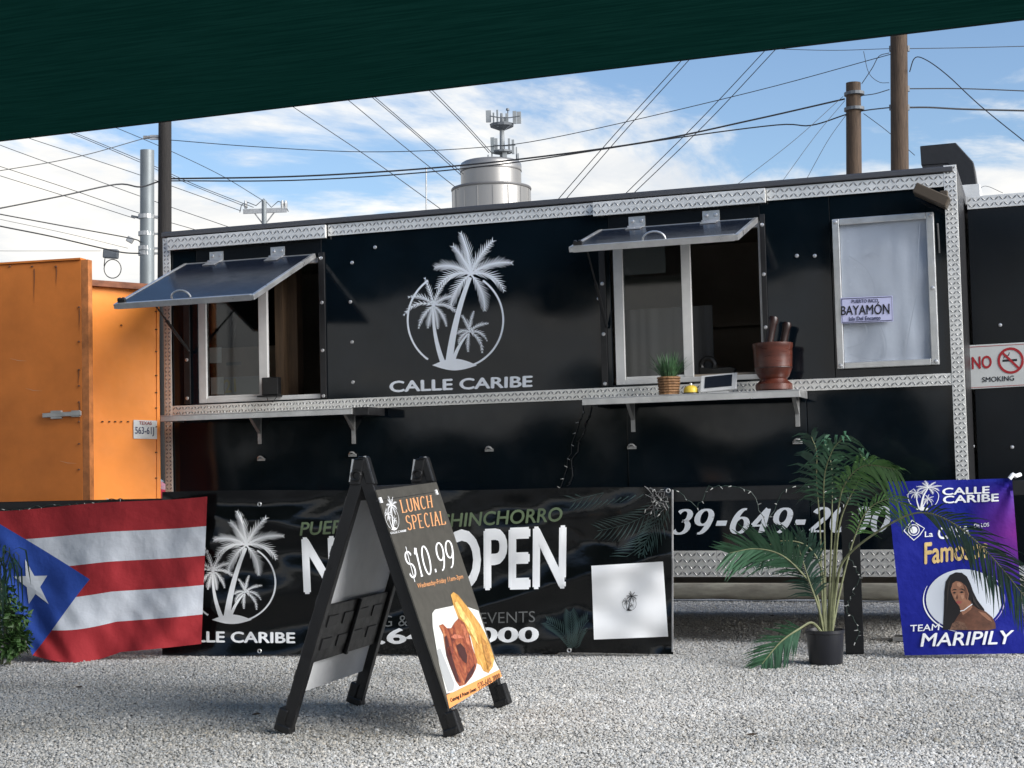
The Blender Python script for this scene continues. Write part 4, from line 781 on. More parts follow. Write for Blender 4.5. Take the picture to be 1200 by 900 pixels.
laid('dark_hole_print', poly(k2((336,632),(352,622),(368,640),(378,670),(376,700),(362,690),(346,665))), msurf, .004, DARKR, ps); laid('tray_shade_print', poly(k2((262,650),(276,640),(300,700),(330,775),(326,800),(306,806),(284,740))), msurf, .002, mat('tray_grey_print', (.34,.35,.35), .5), ps)
laid('bite_print', poly(k2((316,600),(330,588),(350,592),(366,604),(350,604),(332,606))), msurf, .004, mat('pink_meat_print', (.40,.13,.075), .5, 0, .4, 50), ps)
obj('poster_crease', MB().tube([msurf(*k2((34,88))[0], .001), msurf(*k2((272,50))[0], .001)], .0012, 4), BLKP, ps)
for s_ in ((52,84),(262,54)): c = msurf(*k2(s_)[0], .002); obj('poster_clip', MB().obox(c, wv*.012, dr.normalized()*.012, nr_*.003), PRINTW, ps)

# ------------------------------------------------------------------ potted palm
YP = 8.78
pm = G(968,777); YP = pm.y; pp = thing('potted_palm', pm, 'artificial palm in a small black pot in front of the fence post', 'plant')
rz = .104; obj('pot', MB().lathe([(rz*.86, .0), (rz*.88, .005), (rz, .165), (rz*1.05, .168), (rz*1.05, .185), (rz*.97, .186), (rz*.94, .16), (.002, .158)], (pm.x, pm.y, 0), 28), mat('pot_plastic', (.013,.014,.018), .35), pp, smooth=True)
obj('soil', MB().lathe([(.001,.15),(rz*.93,.159),(.002,.164)], (pm.x, pm.y, 0), 20), mat('moss', (.05,.045,.03), .95, 0, .5, 60), pp)
def pp3(x, y, d): return P(x, y, YP+d)
def frond(pix, leaf_from, ll, m_, nl=34, droop=.5, lw=.014, r0=.0085, twist=(0, 1, .2), sides=(-1, 1), fwd=.8):
    pts = catmull([pp3(*p) for p in pix], 8); n = len(pts); cum = [0]
    for i in range(1, n): cum.append(cum[-1]+(pts[i]-pts[i-1]).length)
    tot = cum[-1]; fr = obj('frond', MB().tube(pts, [r0*(1-.75*c/tot) for c in cum], 6), STEMM, pp, smooth=True); lf = MB()
    def at(s):
        for i in range(1, n):
            if cum[i] >= s: k_ = (s-cum[i-1])/max(1e-6, cum[i]-cum[i-1]); return pts[i-1].lerp(pts[i], k_), (pts[i]-pts[i-1]).normalized()
        return pts[-1], (pts[-1]-pts[-2]).normalized()
    for i in range(nl):
        t = i/(nl-1); p, d = at(tot*(leaf_from+(1-leaf_from)*t)); sd_ = d.cross(Vector(twist)).normalized()
        for s_ in sides:
            l = ll*(.55+.6*math.sin(math.pi*(.15+.8*t)))*(.8+.35*random.random()); u = (d*fwd+sd_*s_*(.9-.35*t)+Vector((random.gauss(0,.10), random.gauss(0,.14), random.gauss(0,.10)))).normalized()
            q = [p+u*(l*k_)+Vector((0, 0, -droop*l*k_*k_)) for k_ in (0, .3, .65, 1)]; lf.blade(q, [lw*.55, lw, lw*.8, lw*.1], u.cross(Vector((0, 0, 1)))*.5+u.cross(Vector((0, 1, 0))))
    obj('leaflets', lf, m_, fr); return fr
B0 = (968,746,0)
frond([B0,(963,690,0),(961,620,.0),(957,560,-.02),(957,530,-.04),(951,512,-.05)], .66, .21, GREEND, 15, .55, .019, twist=(.3,1,0))
frond([B0,(967,680,.01),(966,610,0),(966,560,-.05),(976,527,-.09),(990,512,-.13)], .66, .22, GREENC, 17, .8, .019, twist=(0,1,.3))
frond([(972,746,0),(975,690,0),(980,620,-.02),(988,572,-.05),(1012,546,-.10),(1050,550,-.2)], .66, .16, GREENB, 24, .6, .016, twist=(0,1,.2))
frond([(974,746,0),(978,680,.0),(985,610,-.03),(1008,560,-.05),(1015,545,-.06),(1008,532,-.04)], .70, .16, GREENC, 18, .6)
frond([(974,746,0),(980,690,0),(990,655,-.04),(1030,622,-.12),(1075,601,-.20),(1115,612,-.30),(1160,650,-.36),(1208,708,-.40)], .57, .19, GREEND, 46, .32, .012, twist=(0,1,.5))
frond([(962,746,0),(958,700,-.01),(940,672,-.05),(915,650,-.10),(885,643,-.15),(855,648,-.2)], .48, .19, GREENC, 40, .12, .014)
frond([(964,740,0),(966,700,0),(963,668,0),(946,640,-.04),(915,634,-.08),(884,648,-.12)], .5, .14, GREEND, 30, .2, .013)
frond([(966,745,-.02),(952,730,-.06),(938,736,-.12),(915,752,-.2),(893,778,-.26)], .38, .15, GREENC, 32, .15, .012)
frond([(966,746,0),(960,715,-.02),(948,680,-.04),(938,648,-.05),(932,630,-.05)], .4, .17, GREEND, 26, .4, .013)
frond([(970,746,0),(972,690,.02),(975,600,.03),(974,545,.04),(966,518,.05)], .68, .20, GREENC, 14, .7, .018)
frond([(974,746,0),(985,690,.04),(998,640,.05),(1015,600,.04),(1040,585,.02),(1062,592,.0)], .6, .15, GREENB, 22, .6, .012)
# ------------------------------------------------------------------ plants at the left corner
def leaf_clump(name, lab, pts, n, size, m_, seed):
    rr = random.Random(seed); b = MB(); st = MB(); c0 = pts[0][0]
    t = thing(name, Vector((c0.x, c0.y, 0)), lab, 'plant')
    for c, r_ in pts:
        st.tube([Vector((c0.x+rr.uniform(-.05, .05), c0.y, 0)), Vector((c.x, c.y, c.z*.5)), c], [.008, .006, .003], 5)
        for _ in range(n):
            d = Vector((rr.gauss(0, 1), rr.gauss(0, 1), rr.gauss(0, 1))).normalized()*r_*rr.random()**.4; p = c+d
            if p.z < .02: p.z = .02+rr.random()*.05
            u = (d.normalized()+Vector((rr.uniform(-.8, .8), -.6, rr.uniform(-.9, .3)))).normalized(); s_ = u.cross(Vector((rr.random(), rr.random(), 1))).normalized(); l = size*(.6+.7*rr.random())
            nn_ = u.cross(s_)*.12*l
            b.add([p, p+u*l*.35+s_*l*.36+nn_, p+u*l, p+u*l*.35-s_*l*.36+nn_], [(0, 1, 2), (0, 2, 3)])
    obj('stems', st, STEMM, t); obj('leaves', b, m_, t); return t
gp = lambda x, y, Y: P(x, y, Y)
leaf_clump('ivy_bush', 'leafy green ivy bush growing beside the flag at the left edge', [(gp(6,735,7.95), .12), (gp(20,722,7.93), .075), (gp(24,750,7.9), .065), (gp(-14,720,8.0), .16), (gp(0,700,8.0), .10), (gp(12,756,7.9), .07), (gp(-30,690,8.05), .17)], 190, .04, IVY, 3)
gpl = thing('drooping_plant', G(0,768), 'dark drooping long leaved plant hanging over the flag edge at far left', 'plant'); b = MB(); rr = random.Random(5)
for i in range(60):
    a = gp(rr.uniform(-25,16), rr.uniform(640,668), 7.98+rr.uniform(-.06,.1)); e = a+Vector((rr.uniform(-.05,.16), rr.uniform(-.12,.02), -rr.uniform(.12,.42))); mid = a.lerp(e, .45)+Vector((rr.uniform(-.02,.1), -.06, .10)); q = [a, a.lerp(mid, .6)+Vector((0,0,.02)), mid, mid.lerp(e, .55), e]; b.blade(q, [.004,.012,.013,.009,.001], (1, rr.uniform(-.6,.6), rr.uniform(-.3,.3)))
obj('leaves', b, GREEND, gpl); obj('stem', MB().tube([G(-6,768), gp(-8,700,8.0), gp(-4,655,7.98)], [.016,.012,.008], 6), STEMM, gpl)

# ------------------------------------------------------------------ string lights on the rail and the wall
def lights(name, lab, pts, nb, mw, mbulb, seed, r_=.0022, group=None):
    rr = random.Random(seed); t = thing(name, pts[0], lab, 'string lights', group); w_ = []
    for i in range(len(pts)-1):
        for k_ in range(5): w_.append(pts[i].lerp(pts[i+1], k_/5)+Vector((rr.gauss(0,.006), rr.gauss(0,.004), rr.gauss(0,.008))))
    w_.append(pts[-1]); obj('wire', MB().tube(w_, r_, 5), mw, t); bb = None
    for i in range(nb):
        p = w_[int((i+.5)*len(w_)/nb)]; d = Vector((rr.uniform(-1,1), -rr.random(), rr.uniform(-1,.5))).normalized(); b = MB().tube([p, p+d*.008, p+d*.022], [.003,.003,.0012], 6); obj('bulb', b, mbulb, t)
CLEAR = mat('clear_bulb', (.38,.38,.36), .2); WIREG = mat('green_wire', (.02,.04,.03), .5); WIREW = mat('pale_wire', (.12,.12,.12), .5)
lights('string_lights', 'tangled dark string lights draped along the fence rail behind the palm', [FP(790+i*22+3*math.sin(i*2.1), 573+4*math.sin(i*1.7)+(16 if i % 4 == 1 else 0)+(24 if i == 5 else 0), .004) for i in range(11)], 24, WIREG, CLEAR, 4)
lights('string_lights', 'knot of pale wire lights at the right corner of the opening banner', [bsurf(770+14*math.sin(i*2.4), 582+15*math.cos(i*1.9)+i*.8, .012) for i in range(16)], 14, WIREW, CLEAR, 6)
lights('string_lights', 'dark wire of lights running down below the right counter', [T(694,474)+Vector((0,-.012,0)), T(683,510)+Vector((0,-.012,0)), T(672,540)+Vector((0,-.012,0)), T(668,568)+Vector((0,-.012,0))], 12, BLACK, BLACKP, 8, .004)
lights('string_lights', 'thin pale wire of lights beside the dark wire below the counter', [T(684,476)+Vector((0,-.012,0)), T(676,508)+Vector((0,-.012,0)), T(665,545)+Vector((0,-.012,0)), T(657,572)+Vector((0,-.012,0))], 8, BLACK, CLEAR, 9)
lights('string_lights', 'string lights laid along the rail above the flag', [FP(2+i*24, 597.5-i*1.7+1.5*math.sin(i*2.), .03) for i in range(7)], 10, WIREG, CLEAR, 11, .003)
lights('string_lights', 'string lights winding down the fence post behind the palm', [FP(1000+8*math.sin(i*1.3), 600+i*13, .012) for i in range(13)], 20, WIREG, CLEAR, 12)

# ------------------------------------------------------------------ peeled log behind, under the trailer
la, lb_ = Vector((-3.9, 12.72, 0)), Vector((-.3, 12.62, 0)); ld = (lb_-la); n = 40; b = MB(); pts = [la+ld*(-.15+1.3*i/n)+Vector((0, .02*noise.noise((i*.3, 0, 0)), (.104+.008*noise.noise((i*.25, 4, 0))))) for i in range(n+1)]
b.tube(pts, [.102+.012*noise.noise((i*.35, 2, 2)) for i in range(n+1)], 16); lg = obj('fallen_log', b, LOGM, None, smooth=True); tag(lg, 'pale peeled log lying on the ground behind the trailer', 'log')

# ------------------------------------------------------------------ orange trailer on the left
ot = thing('orange_trailer', D(60,640,10.6)*1.0, 'orange painted cargo trailer with its door swung open beyond the flag', 'cargo trailer')
ot.location.z = 0; ot['_w'] = list(ot.location)
def vquad(pa, pb, z0, z1, th, back):
    return MB().prism([(pa.x, pa.y, z0), (pb.x, pb.y, z0), (pb.x, pb.y, z1), (pa.x, pa.y, z1)], Vector(back)*th)
def depthpt(px, py, dep): p = D(px, py, dep); return p
dA, dB = depthpt(-70,310,10.6), depthpt(95,304.5,10.35); zA = dB.z; back = Vector((AF.x, AF.y, 0)).normalized(); rt = (dB-dA); rt.z = 0; rt.normalize(); bk = Vector((-rt.y, rt.x, 0))
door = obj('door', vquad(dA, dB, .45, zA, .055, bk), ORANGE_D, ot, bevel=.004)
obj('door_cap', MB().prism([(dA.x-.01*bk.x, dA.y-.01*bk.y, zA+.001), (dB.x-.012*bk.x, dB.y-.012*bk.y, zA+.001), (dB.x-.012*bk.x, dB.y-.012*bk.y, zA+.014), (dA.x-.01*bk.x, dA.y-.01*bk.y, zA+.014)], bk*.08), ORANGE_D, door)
e0 = dB+rt*.0005; obj('door_edge', MB().prism([(e0.x, e0.y, .45), (e0.x+bk.x*.055, e0.y+bk.y*.055, .45), (e0.x+bk.x*.055, e0.y+bk.y*.055, zA), (e0.x, e0.y, zA)], rt*.05), mat('worn_edge', (.40,.14,.04), .6, 0, .5, 9), door)
hA = onplane(52,487,dB,bk); hB = onplane(97,484.5,dB,bk); lt = obj('latch', MB().bar(hA-bk*.02, hB-bk*.02, .016, .03).obox(hA.lerp(hB,.35)-bk*.014, rt*.04, bk*.012, (0,0,.028)).obox(hA.lerp(hB,.85)-bk*.014, rt*.03, bk*.012, (0,0,.022)), DULL, door, bevel=.003)
riv = None
def rivet(p, nrm, parent, m_=RUST):
    global riv
    if riv is None: riv = obj('rivet', MB().lathe([(.009,-.003),(.007,.003),(.003,.006)], p, 8), m_, parent); return
    inst(riv, p, parent)
for x0_, y0_, ln_ in ((93,362,26),(92,434,18),(93,472,30),(40,315,40),(66,313,22)): laid('rust_streak', ribbon([(x0_+.3*math.sin(t_), y0_+ln_*t_/6) for t_ in range(7)], [1.3,1.5,1.2,.9,.7,.4,.1]), lambda x, y, l: onplane(x, y, dB-bk*.003, bk), 0, mat('rust_stain', (.20,.07,.025), .8), door)
for x0_, y0_ in ((12,420),(30,455),(70,540)): laid('scratch', ribbon([(x0_, y0_), (x0_+9, y0_+2.5), (x0_+20, y0_+3)], [.2,.6,.1]), lambda x, y, l: onplane(x, y, dB-bk*.003, bk), 0, mat('scratch_pale', (.55,.33,.2), .7), door)
for py in (360,400,433,452,471,494,520,550): rivet(onplane(93,py,dB,bk)-bk*.004, 0, door)
for px in (12,38,66): rivet(onplane(px,312,dB,bk)-bk*.004, 0, door)
wA, wB = depthpt(104,331,10.72), depthpt(186,343,10.95); zW = (wA.z+wB.z)/2; wr = (wB-wA); wr.z = 0; wr.normalize(); wb = Vector((-wr.y, wr.x, 0))
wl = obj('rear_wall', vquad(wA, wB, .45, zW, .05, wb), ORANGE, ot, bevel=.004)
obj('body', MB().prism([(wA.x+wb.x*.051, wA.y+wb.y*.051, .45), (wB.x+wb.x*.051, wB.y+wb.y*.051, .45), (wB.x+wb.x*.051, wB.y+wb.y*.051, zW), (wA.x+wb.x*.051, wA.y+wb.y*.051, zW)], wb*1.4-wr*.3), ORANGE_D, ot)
obj('roof_cap', MB().prism([(wA.x-wb.x*.05-wr.x*.02, wA.y-wb.y*.05-wr.y*.02, zW+.002), (wB.x-wb.x*.05+wr.x*.02, wB.y-wb.y*.05+wr.y*.02, zW-.02), (wB.x+wr.x*.02, wB.y+wr.y*.02, zW+.03), (wA.x-wr.x*.02, wA.y-wr.y*.02, zW+.05)], wb*1.4), mat('rusty_roof', (.20,.075,.035), .8, 0, .5, 8), wl)
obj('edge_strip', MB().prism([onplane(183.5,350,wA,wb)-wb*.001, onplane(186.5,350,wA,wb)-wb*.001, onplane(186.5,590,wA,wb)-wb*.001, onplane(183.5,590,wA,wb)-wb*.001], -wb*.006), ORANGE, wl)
for py in (365,386,412,440,460,478,500,530,560): rivet(onplane(183,py,wA,wb)-wb*.004, 0, wl)
for px in (120,128,135,142,150): rivet(onplane(px,494,wA,wb)-wb*.004, 0, wl)
rivet(onplane(142,381,wA,wb)-wb*.004, 0, wl)
wsurf = lambda x, y, l: onplane(x, y, wA-wb*(.008+l), wb)
lp = laid('licence_plate', poly([(156.5,492),(184,493),(184,514.5),(156.5,514)]), wsurf, 0, mat('plate_white', (.60,.62,.62), .35), ot); text('lettering', '563-61J', ((158.5,500),(180.5,500.5),(180.5,511.5),(158.5,511)), wsurf, .002, NAVY, lp, .02); text('lettering', 'TEXAS', ((163,493.5),(178,494),(178,498),(163,497.5)), wsurf, .002, mat('plate_maroon', (.3,.05,.05), .4), lp, .02)
for px, dep, py in ((-40,11.0,600),(120,12.2,600),(170,12.6,600)): q = D(px, py, dep); obj('jack_stand', MB().box(q.x-.05, q.x+.05, q.y-.05, q.y+.05, .02, .46).box(q.x-.1, q.x+.1, q.y-.1, q.y+.1, 0, .02), DULL, ot)
# red car glimpsed in the gap
cq = D(186,600,21.0); cq.z = 0; cx, cy_ = cq.x, cq.y; fw = Vector((-AR.x, -AR.y, 0)).normalized(); sd2 = Vector((AF.x, AF.y, 0)).normalized()
ca = thing('parked_car', cq, 'dark red parked car glimpsed in the gap beside the orange trailer', 'car')
prof = [(-.25,.35),(-.28,.75),(-.2,.95),(.25,1.02),(.75,1.42),(1.9,1.48),(2.7,1.05),(3.7,.95),(3.9,.7),(3.85,.35)]
obj('body', MB().prism([cq+fw*a+Vector((0, 0, z)) for a, z in prof], sd2*1.7), CARR, ca, bevel=.06)
obj('side_glass', MB().prism([cq-sd2*.01+fw*a+Vector((0, 0, z)) for a, z in ((.45,1.04),(.85,1.36),(1.85,1.42),(2.45,1.06))], sd2*.005), SCREEN, ca); obj('rear_glass', MB().prism([cq+sd2*.2+fw*a+Vector((0, 0, z)) for a, z in ((.30,1.08),(.72,1.40),(.70,1.41),(.26,1.08))], sd2*1.3), SCREEN, ca)
obj('tail_light', MB().obox(cq-fw*.22+sd2*.05+Vector((0,0,.84)), fw*.08, sd2*.1, (0,0,.09)), LENS, ca, bevel=.02)
for a in (.65, 3.05): obj('wheel', MB().add([cq+fw*(a+.32*math.cos(6.283*i/18))+sd2*y_+Vector((0,0,.32+.32*math.sin(6.283*i/18))) for y_ in (-.02,.2) for i in range(18)], [(i,(i+1)%18,18+(i+1)%18,18+i) for i in range(18)]+[tuple(range(18)),tuple(range(35,17,-1))]), RUBBER, ca)

# ------------------------------------------------------------------ shade canopy overhead
def canopy_mat():
    M = bpy.data.materials.new('shade_cloth'); M.use_nodes = True; t = M.node_tree; t.nodes.clear(); o = t.nodes.new('ShaderNodeOutputMaterial'); d = t.nodes.new('ShaderNodeBsdfDiffuse'); tl = t.nodes.new('ShaderNodeBsdfTranslucent'); mi = t.nodes.new('ShaderNodeMixShader')
    g = t.nodes.new('ShaderNodeNewGeometry'); mp = t.nodes.new('ShaderNodeMapping'); mp.inputs['Scale'].default_value = (1.1, 12, 1.1); n = t.nodes.new('ShaderNodeTexNoise'); n.inputs['Scale'].default_value = 3; n.inputs['Detail'].default_value = 6; r_ = t.nodes.new('ShaderNodeValToRGB')
    t.links.new(g.outputs['Position'], mp.inputs[0]); t.links.new(mp.outputs[0], n.inputs['Vector']); t.links.new(n.outputs[0], r_.inputs[0]); r_.color_ramp.elements[0].position = .36; r_.color_ramp.elements[1].position = .66
    r_.color_ramp.elements[0].color = (.0005, .010, .008, 1); r_.color_ramp.elements[1].color = (.010, .050, .040, 1); t.links.new(r_.outputs[0], d.inputs[0]); tl.inputs[0].default_value = (.004, .030, .022, 1); mi.inputs[0].default_value = .35
    t.links.new(d.outputs[0], mi.inputs[1]); t.links.new(tl.outputs[0], mi.inputs[2]); t.links.new(mi.outputs[0], o.inputs[0]); return M
e0, e1 = G(0,165,3.2), G(1200,22.5,3.2); ed = (e1-e0).normalized(); en = Vector((ed.y, -ed.x, 0)); cvp = thing('shade_canopy', Vector((-2.4, 4.0, 0)), 'dark green stretched shade cloth overhead across the top of the picture', 'canopy')
b = MB(); nu, nv = 60, 26; s0, s1_ = -3.0, 6.1; dpt = 5.6
for j in range(nv+1):
    for i in range(nu+1):
        u, v = i/nu, j/nv; p = e0+ed*(s0+(s1_-s0)*u)+en*(dpt*v); p.z = 3.2+.10*math.sin(math.pi*min(1, v*1.0))*.5-.12*math.sin(math.pi*v)+.02*noise.noise((u*7, v*4, 0))*min(1, v*8); b.v.append(p)
b.f = [(j*(nu+1)+i, j*(nu+1)+i+1, (j+1)*(nu+1)+i+1, (j+1)*(nu+1)+i) for j in range(nv) for i in range(nu)]; cl_ = obj('shade_cloth', b, canopy_mat(), cvp, smooth=True)
obj('hem', MB().tube([e0+ed*(s0+(s1_-s0)*i/30) for i in range(31)], .006, 6), mat('hem_green', (.006,.02,.018), .7), cl_)
for s_, v, o_ in ((s0,0,-.6),(s1_,0,1.3),(s0,1,-.6),(s1_,1,1.6)):
    c_ = e0+ed*s_+en*(dpt*v); p = e0+ed*(s_+o_)+en*(dpt*v+(.3 if v else -.1)); obj('post', MB().tube([(p.x,p.y,0),(p.x,p.y,3.4)], .045, 12), DULL, cvp, smooth=True); obj('tie_rope', MB().tube([c_, Vector((p.x, p.y, 3.3))], .006, 5), CABLE, cvp)

# ------------------------------------------------------------------ unseen leafy mass added behind the viewer to darken the trailer reflections
hd = MB(); rr = random.Random(21); nh = 120; hx = [-34+60*i/nh for i in range(nh+1)]; hz_ = [2.7+1.0*noise.noise((x_*.28, 0, 0))+.5*noise.noise((x_*.9, 3, 0)) for x_ in hx]
for x_, z_ in zip(hx, hz_): hd.v += [Vector((x_, -20, 0)), Vector((x_, -20+.4*rr.random(), z_*.6)), Vector((x_, -20.5, z_)), Vector((x_, -21.6, z_*.95)), Vector((x_, -22, 0))]
hd.f = [(i*5+k_, i*5+5+k_, i*5+6+k_, i*5+1+k_) for i in range(nh) for k_ in range(4)]
tag(obj('added_hedge', hd, mat('added_hedge_leaf', (.03,.05,.02), .8, 0, .6, 6, .8, 9, .1), None, smooth=True), 'dark leafy mass added behind the viewer, seen only as a reflection in the glossy trailer side', 'added_hedge')
# ------------------------------------------------------------------ utility poles, tower, wires
def pole(name, px, top_py, dep, wpx, m_, lab, cat='pole', lean=0., tilt_px=0., taper=.85, base_py=560):
    c = D(px, base_py, dep); r_ = wpx/2*dep/FPX; tp = D(px+tilt_px, top_py, dep); t = thing(name, Vector((c.x, c.y, 0)), lab, cat); n = 10; a = Vector((c.x, c.y, 0)); e = Vector((tp.x, tp.y, tp.z))
    obj('shaft', MB().tube([a.lerp(e, i/n) for i in range(n+1)], [r_*(1.08-(1.08-taper)*i/n) for i in range(n+1)], 14), m_, t, smooth=True); return t, e, r_
pL, eL, rL = pole('utility_pole', 191.5, 60, 34, 17, WOODD, 'dark wooden utility pole behind the left corner of the trailer', tilt_px=2)
pG, eG, rG = pole('steel_pole', 171.5, 176, 37, 17, GALV, 'grey galvanised steel pole left of the dark wooden pole', taper=.95, tilt_px=1)
p1, e1_, r1 = pole('utility_pole', 1002, 97, 31, 20, WOODP, 'short weathered wooden pole stub behind the trailer roof at right', tilt_px=-2)
p2, e2_, r2 = pole('utility_pole', 1055.5, -60, 28, 22, WOODP, 'tall brown wooden utility pole rising behind the canopy at right', tilt_px=-3)
for py in (254,274,291,297): c = D(171.5, py, 37); obj('pole_band', MB().lathe([(rG*1.04,-.05),(rG*1.12,-.05),(rG*1.12,.05),(rG*1.04,.05)], c, 14).bar(c+AR*rG, c+AR*(rG+.12), .05, .05), DULL, pG)
c = D(171.5,256,37); obj('bracket_arm', MB().bar(c-AR*.1, c-AR*.36+Vector((0,0,.06)), .05, .05), ANTD, pG)
c = D(192,161,34); obj('insulator', MB().bar(c-AR*.3, c-AR*.1, .06, .1).tube([c-AR*.45, c-AR*.3], .04, 6), DULL, pL)
for py, s_ in ((57,1),(57,-1),(104,1),(126,-1),(126,1)): c = D(1054+s_*10, py, 28); obj('insulator', MB().tube([c-Vector((0,0,.05)), c+Vector((0,0,.05))], .035, 6).bar(c, c-AR*s_*.12, .03, .03), ANTD, p2)
for py in (110,128): c = D(1001, py, 31); obj('pole_band', MB().lathe([(rG*1.04,-.03),(rG*1.16,-.03),(rG*1.16,.03),(rG*1.04,.03)], c, 14), ANTD, p1)
# far pole with cross arm
p3, e3_, r3 = pole('utility_pole', 309.5, 235, 75, 6, GALV, 'distant utility pole with a short cross arm above the trailer roof', taper=.95)
c = D(309.5,246,75); obj('crossarm', MB().bar(D(285,248,75), D(336,246,75), .12, .22), DULL, p3)
for px in (288,331,335): q = D(px,242,75); obj('insulator', MB().tube([q-Vector((0,0,.1)), q+Vector((0,0,.15)), q+Vector((0,0,.3))], [.07,.09,.05], 6), DULL, p3)
for s_ in (-1, 1): obj('arm_brace', MB().tube([D(309.5+s_*13,247.5,75), D(309.5+s_*2,262,75)], .035, 5), DULL, p3)
obj('jumper_wire', MB().tube([D(x,y,75) for x,y in ((281,249),(283,240),(290,237),(300,241),(309,233),(318,243),(326,236),(333,238),(338,248))], .022, 5), CABLE, p3)
tp_, etp, rtp = pole('thin_mast', 499.5, 196, 42, 2, DULL, 'thin metal mast rising above the trailer roof left of the round tower', 'mast')
# round steel tower with antennas
td_ = 150.; tb_ = D(575.5, 212, td_); k = td_/FPX; gz = lambda py, px=575: D(px, py, td_).z
tw = thing('water_tower', Vector((tb_.x, tb_.y, 0)), 'round stepped steel water tower standing far behind the trailer', 'tower'); tc_ = (tb_.x, tb_.y, 0)
rl, ru = 46.5*k, 36*k
obj('lower_drum', MB().lathe([(rl*.985, 0), (rl*.985, gz(224))], tc_, 56), TANK, tw, smooth=True); obj('rim', MB().lathe([(rl*1.005, gz(224)+.01), (rl*1.015, gz(222.5)), (rl*1.0, gz(221)), (ru, gz(219))], tc_, 56), mat('rim_dark', (.16,.155,.15), .5, .4), tw, smooth=True)
obj('upper_drum', MB().lathe([(ru*.985, gz(219)), (ru*.985, gz(202))], tc_, 56), TANK, tw, smooth=True); obj('band', MB().lathe([(ru*1.005, gz(202)+.01), (ru*1.005, gz(200.7))], tc_, 56), mat('rim_dark2', (.14,.135,.13), .5, .4), tw)
obj('crown', MB().lathe([(ru, gz(200.7)+.01), (ru, gz(194)), (ru*.97, gz(191.5)), (ru*.9, gz(190)), (.1, gz(189))], tc_, 56), TANK, tw, smooth=True)
for a in np.arange(0, 6.283, .392):
    obj('seam', MB().box(-.03,.03,-.03,.03,0,1).add([],[]) if False else MB().tube([(tb_.x+rl*.987*math.cos(a), tb_.y+rl*.987*math.sin(a), 0), (tb_.x+rl*.987*math.cos(a), tb_.y+rl*.987*math.sin(a), gz(225))], .05, 4), TANK, tw)
am = thing('antenna_mast', Vector((tb_.x+1.0, tb_.y, gz(189)+.02)), 'cell antenna mast with panel clusters on top of the steel tower', 'antenna'); mx_ = D(589,189,td_); mz0 = gz(189)+.02
obj('mast', MB().tube([(mx_.x,mx_.y,mz0), (mx_.x,mx_.y,gz(150,589)), (mx_.x,mx_.y,gz(132,589))], [.28,.22,.12], 10), ANT, am)
obj('platform', MB().lathe([(.35,gz(152,589)),(1.15,gz(148,589)),(1.2,gz(145,589)),(.3,gz(145.5,589))], (mx_.x,mx_.y,0), 12), ANTD, am)
obj('platform', MB().lathe([(.3,gz(181,589)),(1.0,gz(179,589)),(1.0,gz(177,589)),(.25,gz(177.5,589))], (mx_.x,mx_.y,0), 12), ANTD, am)
for i, (px, y0, y1, wd, oy) in enumerate(((573.5,130,144,6.2,-.6),(580,133,147,2,-1.0),(585,130,150,2.2,-1.3),(596,134,146,3.4,-1.2),(604.5,131,146,4.5,-.9),(608.5,131,145,5,-.2),(590,136,146,3,1.0),(579,162,180,4.6,-1.1),(583,163,177,3.6,-1.0),(593.5,176,187,5.5,-1.3),(598,163,180,2.6,-.9),(602,164,181,3,-.5),(577,165,186,1.6,-.4),(605,172,188,1.6,.2),(573,182,189,1.6,-.6),(608,180,189,1.6,-.4))):
    q = D(px, (y0+y1)/2, td_); hgt = (y1-y0)*k/2; obj('panel_antenna', MB().obox((q.x, q.y+oy*.4, q.z), Vector((AR.x, AR.y, 0)).normalized()*wd*k/2, Vector((AF.x, AF.y, 0)).normalized()*.09, (0, 0, hgt)), ANT if i not in (1, 2, 7) else GALV, am, bevel=.02)
obj('mount_frame', MB().tube([D(x,y,td_-.8) for x,y in ((574,136),(586,138),(597,138),(609,136))], .06, 5).tube([D(x,y,td_-.8) for x,y in ((578,170),(590,171),(604,170))], .06, 5).tube([D(x,y,td_-.5) for x,y in ((592,152),(599,146))], .05, 5).tube([D(595,136,td_), D(595,127,td_)], .06, 5).tube([D(595,129.5,td_), D(595,127,td_)], [.2,.16], 6), ANTD, am)
# overhead cables: pixel path, depth at both ends, thickness in pixels
def cable(pix, d0, d1, wpx, lab, group='overhead wires'):
    n = len(pix); pts = [D(x, y, d0+(d1-d0)*i/(n-1)) for i, (x, y) in enumerate(pix)]; fine = catmull(pts, 6) if n > 2 else [pts[0].lerp(pts[1], i/6) for i in range(7)]
    rs = [wpx*.8/2*(p-CAM).dot(AF)/FPX for p in fine]; o = obj('power_line', MB().tube(fine, rs, 5), CABLE, None, smooth=True); tag(o, lab, 'cable', group)
lt = ['thin wire starting highest at the left edge and passing behind both left poles', 'thin wire from the canopy edge to the left end of the distant cross arm', 'thin wire second from top at the left edge, passing the steel pole at its bracket', 'thin wire lowest of the slanting ones at left, ending at the steel pole bracket', 'left wire of a close pair running from the canopy to the distant cross arm', 'right wire of a close pair running from the canopy to the distant cross arm', 'thin wire crossing behind the dark pole top to the distant pole tip']
for q in ([(-20,160),(0,170),(90,203),(184,237),(268,266)], [(30,160),(40,164),(110,187),(184,212),(282,247)], [(-20,188),(0,195),(80,221),(164,250),(235,271)], [(-20,200),(0,206),(80,231),(158,256)], [(60,148),(88,158),(164,190),(220,215),(290,243)], [(66,148),(93,158),(170,190),(230,217),(297,243)], [(130,148),(144,153),(200,177),(260,206),(308,235)]): cable(q, 55, 75, 1.0, lt.pop(0), 'thin wires at left')
cable([(-30,206),(0,200),(60,190),(110,179),(170,162),(187,161)], 30, 34, 1.3, 'thin wire rising to the top fitting of the dark wooden pole')
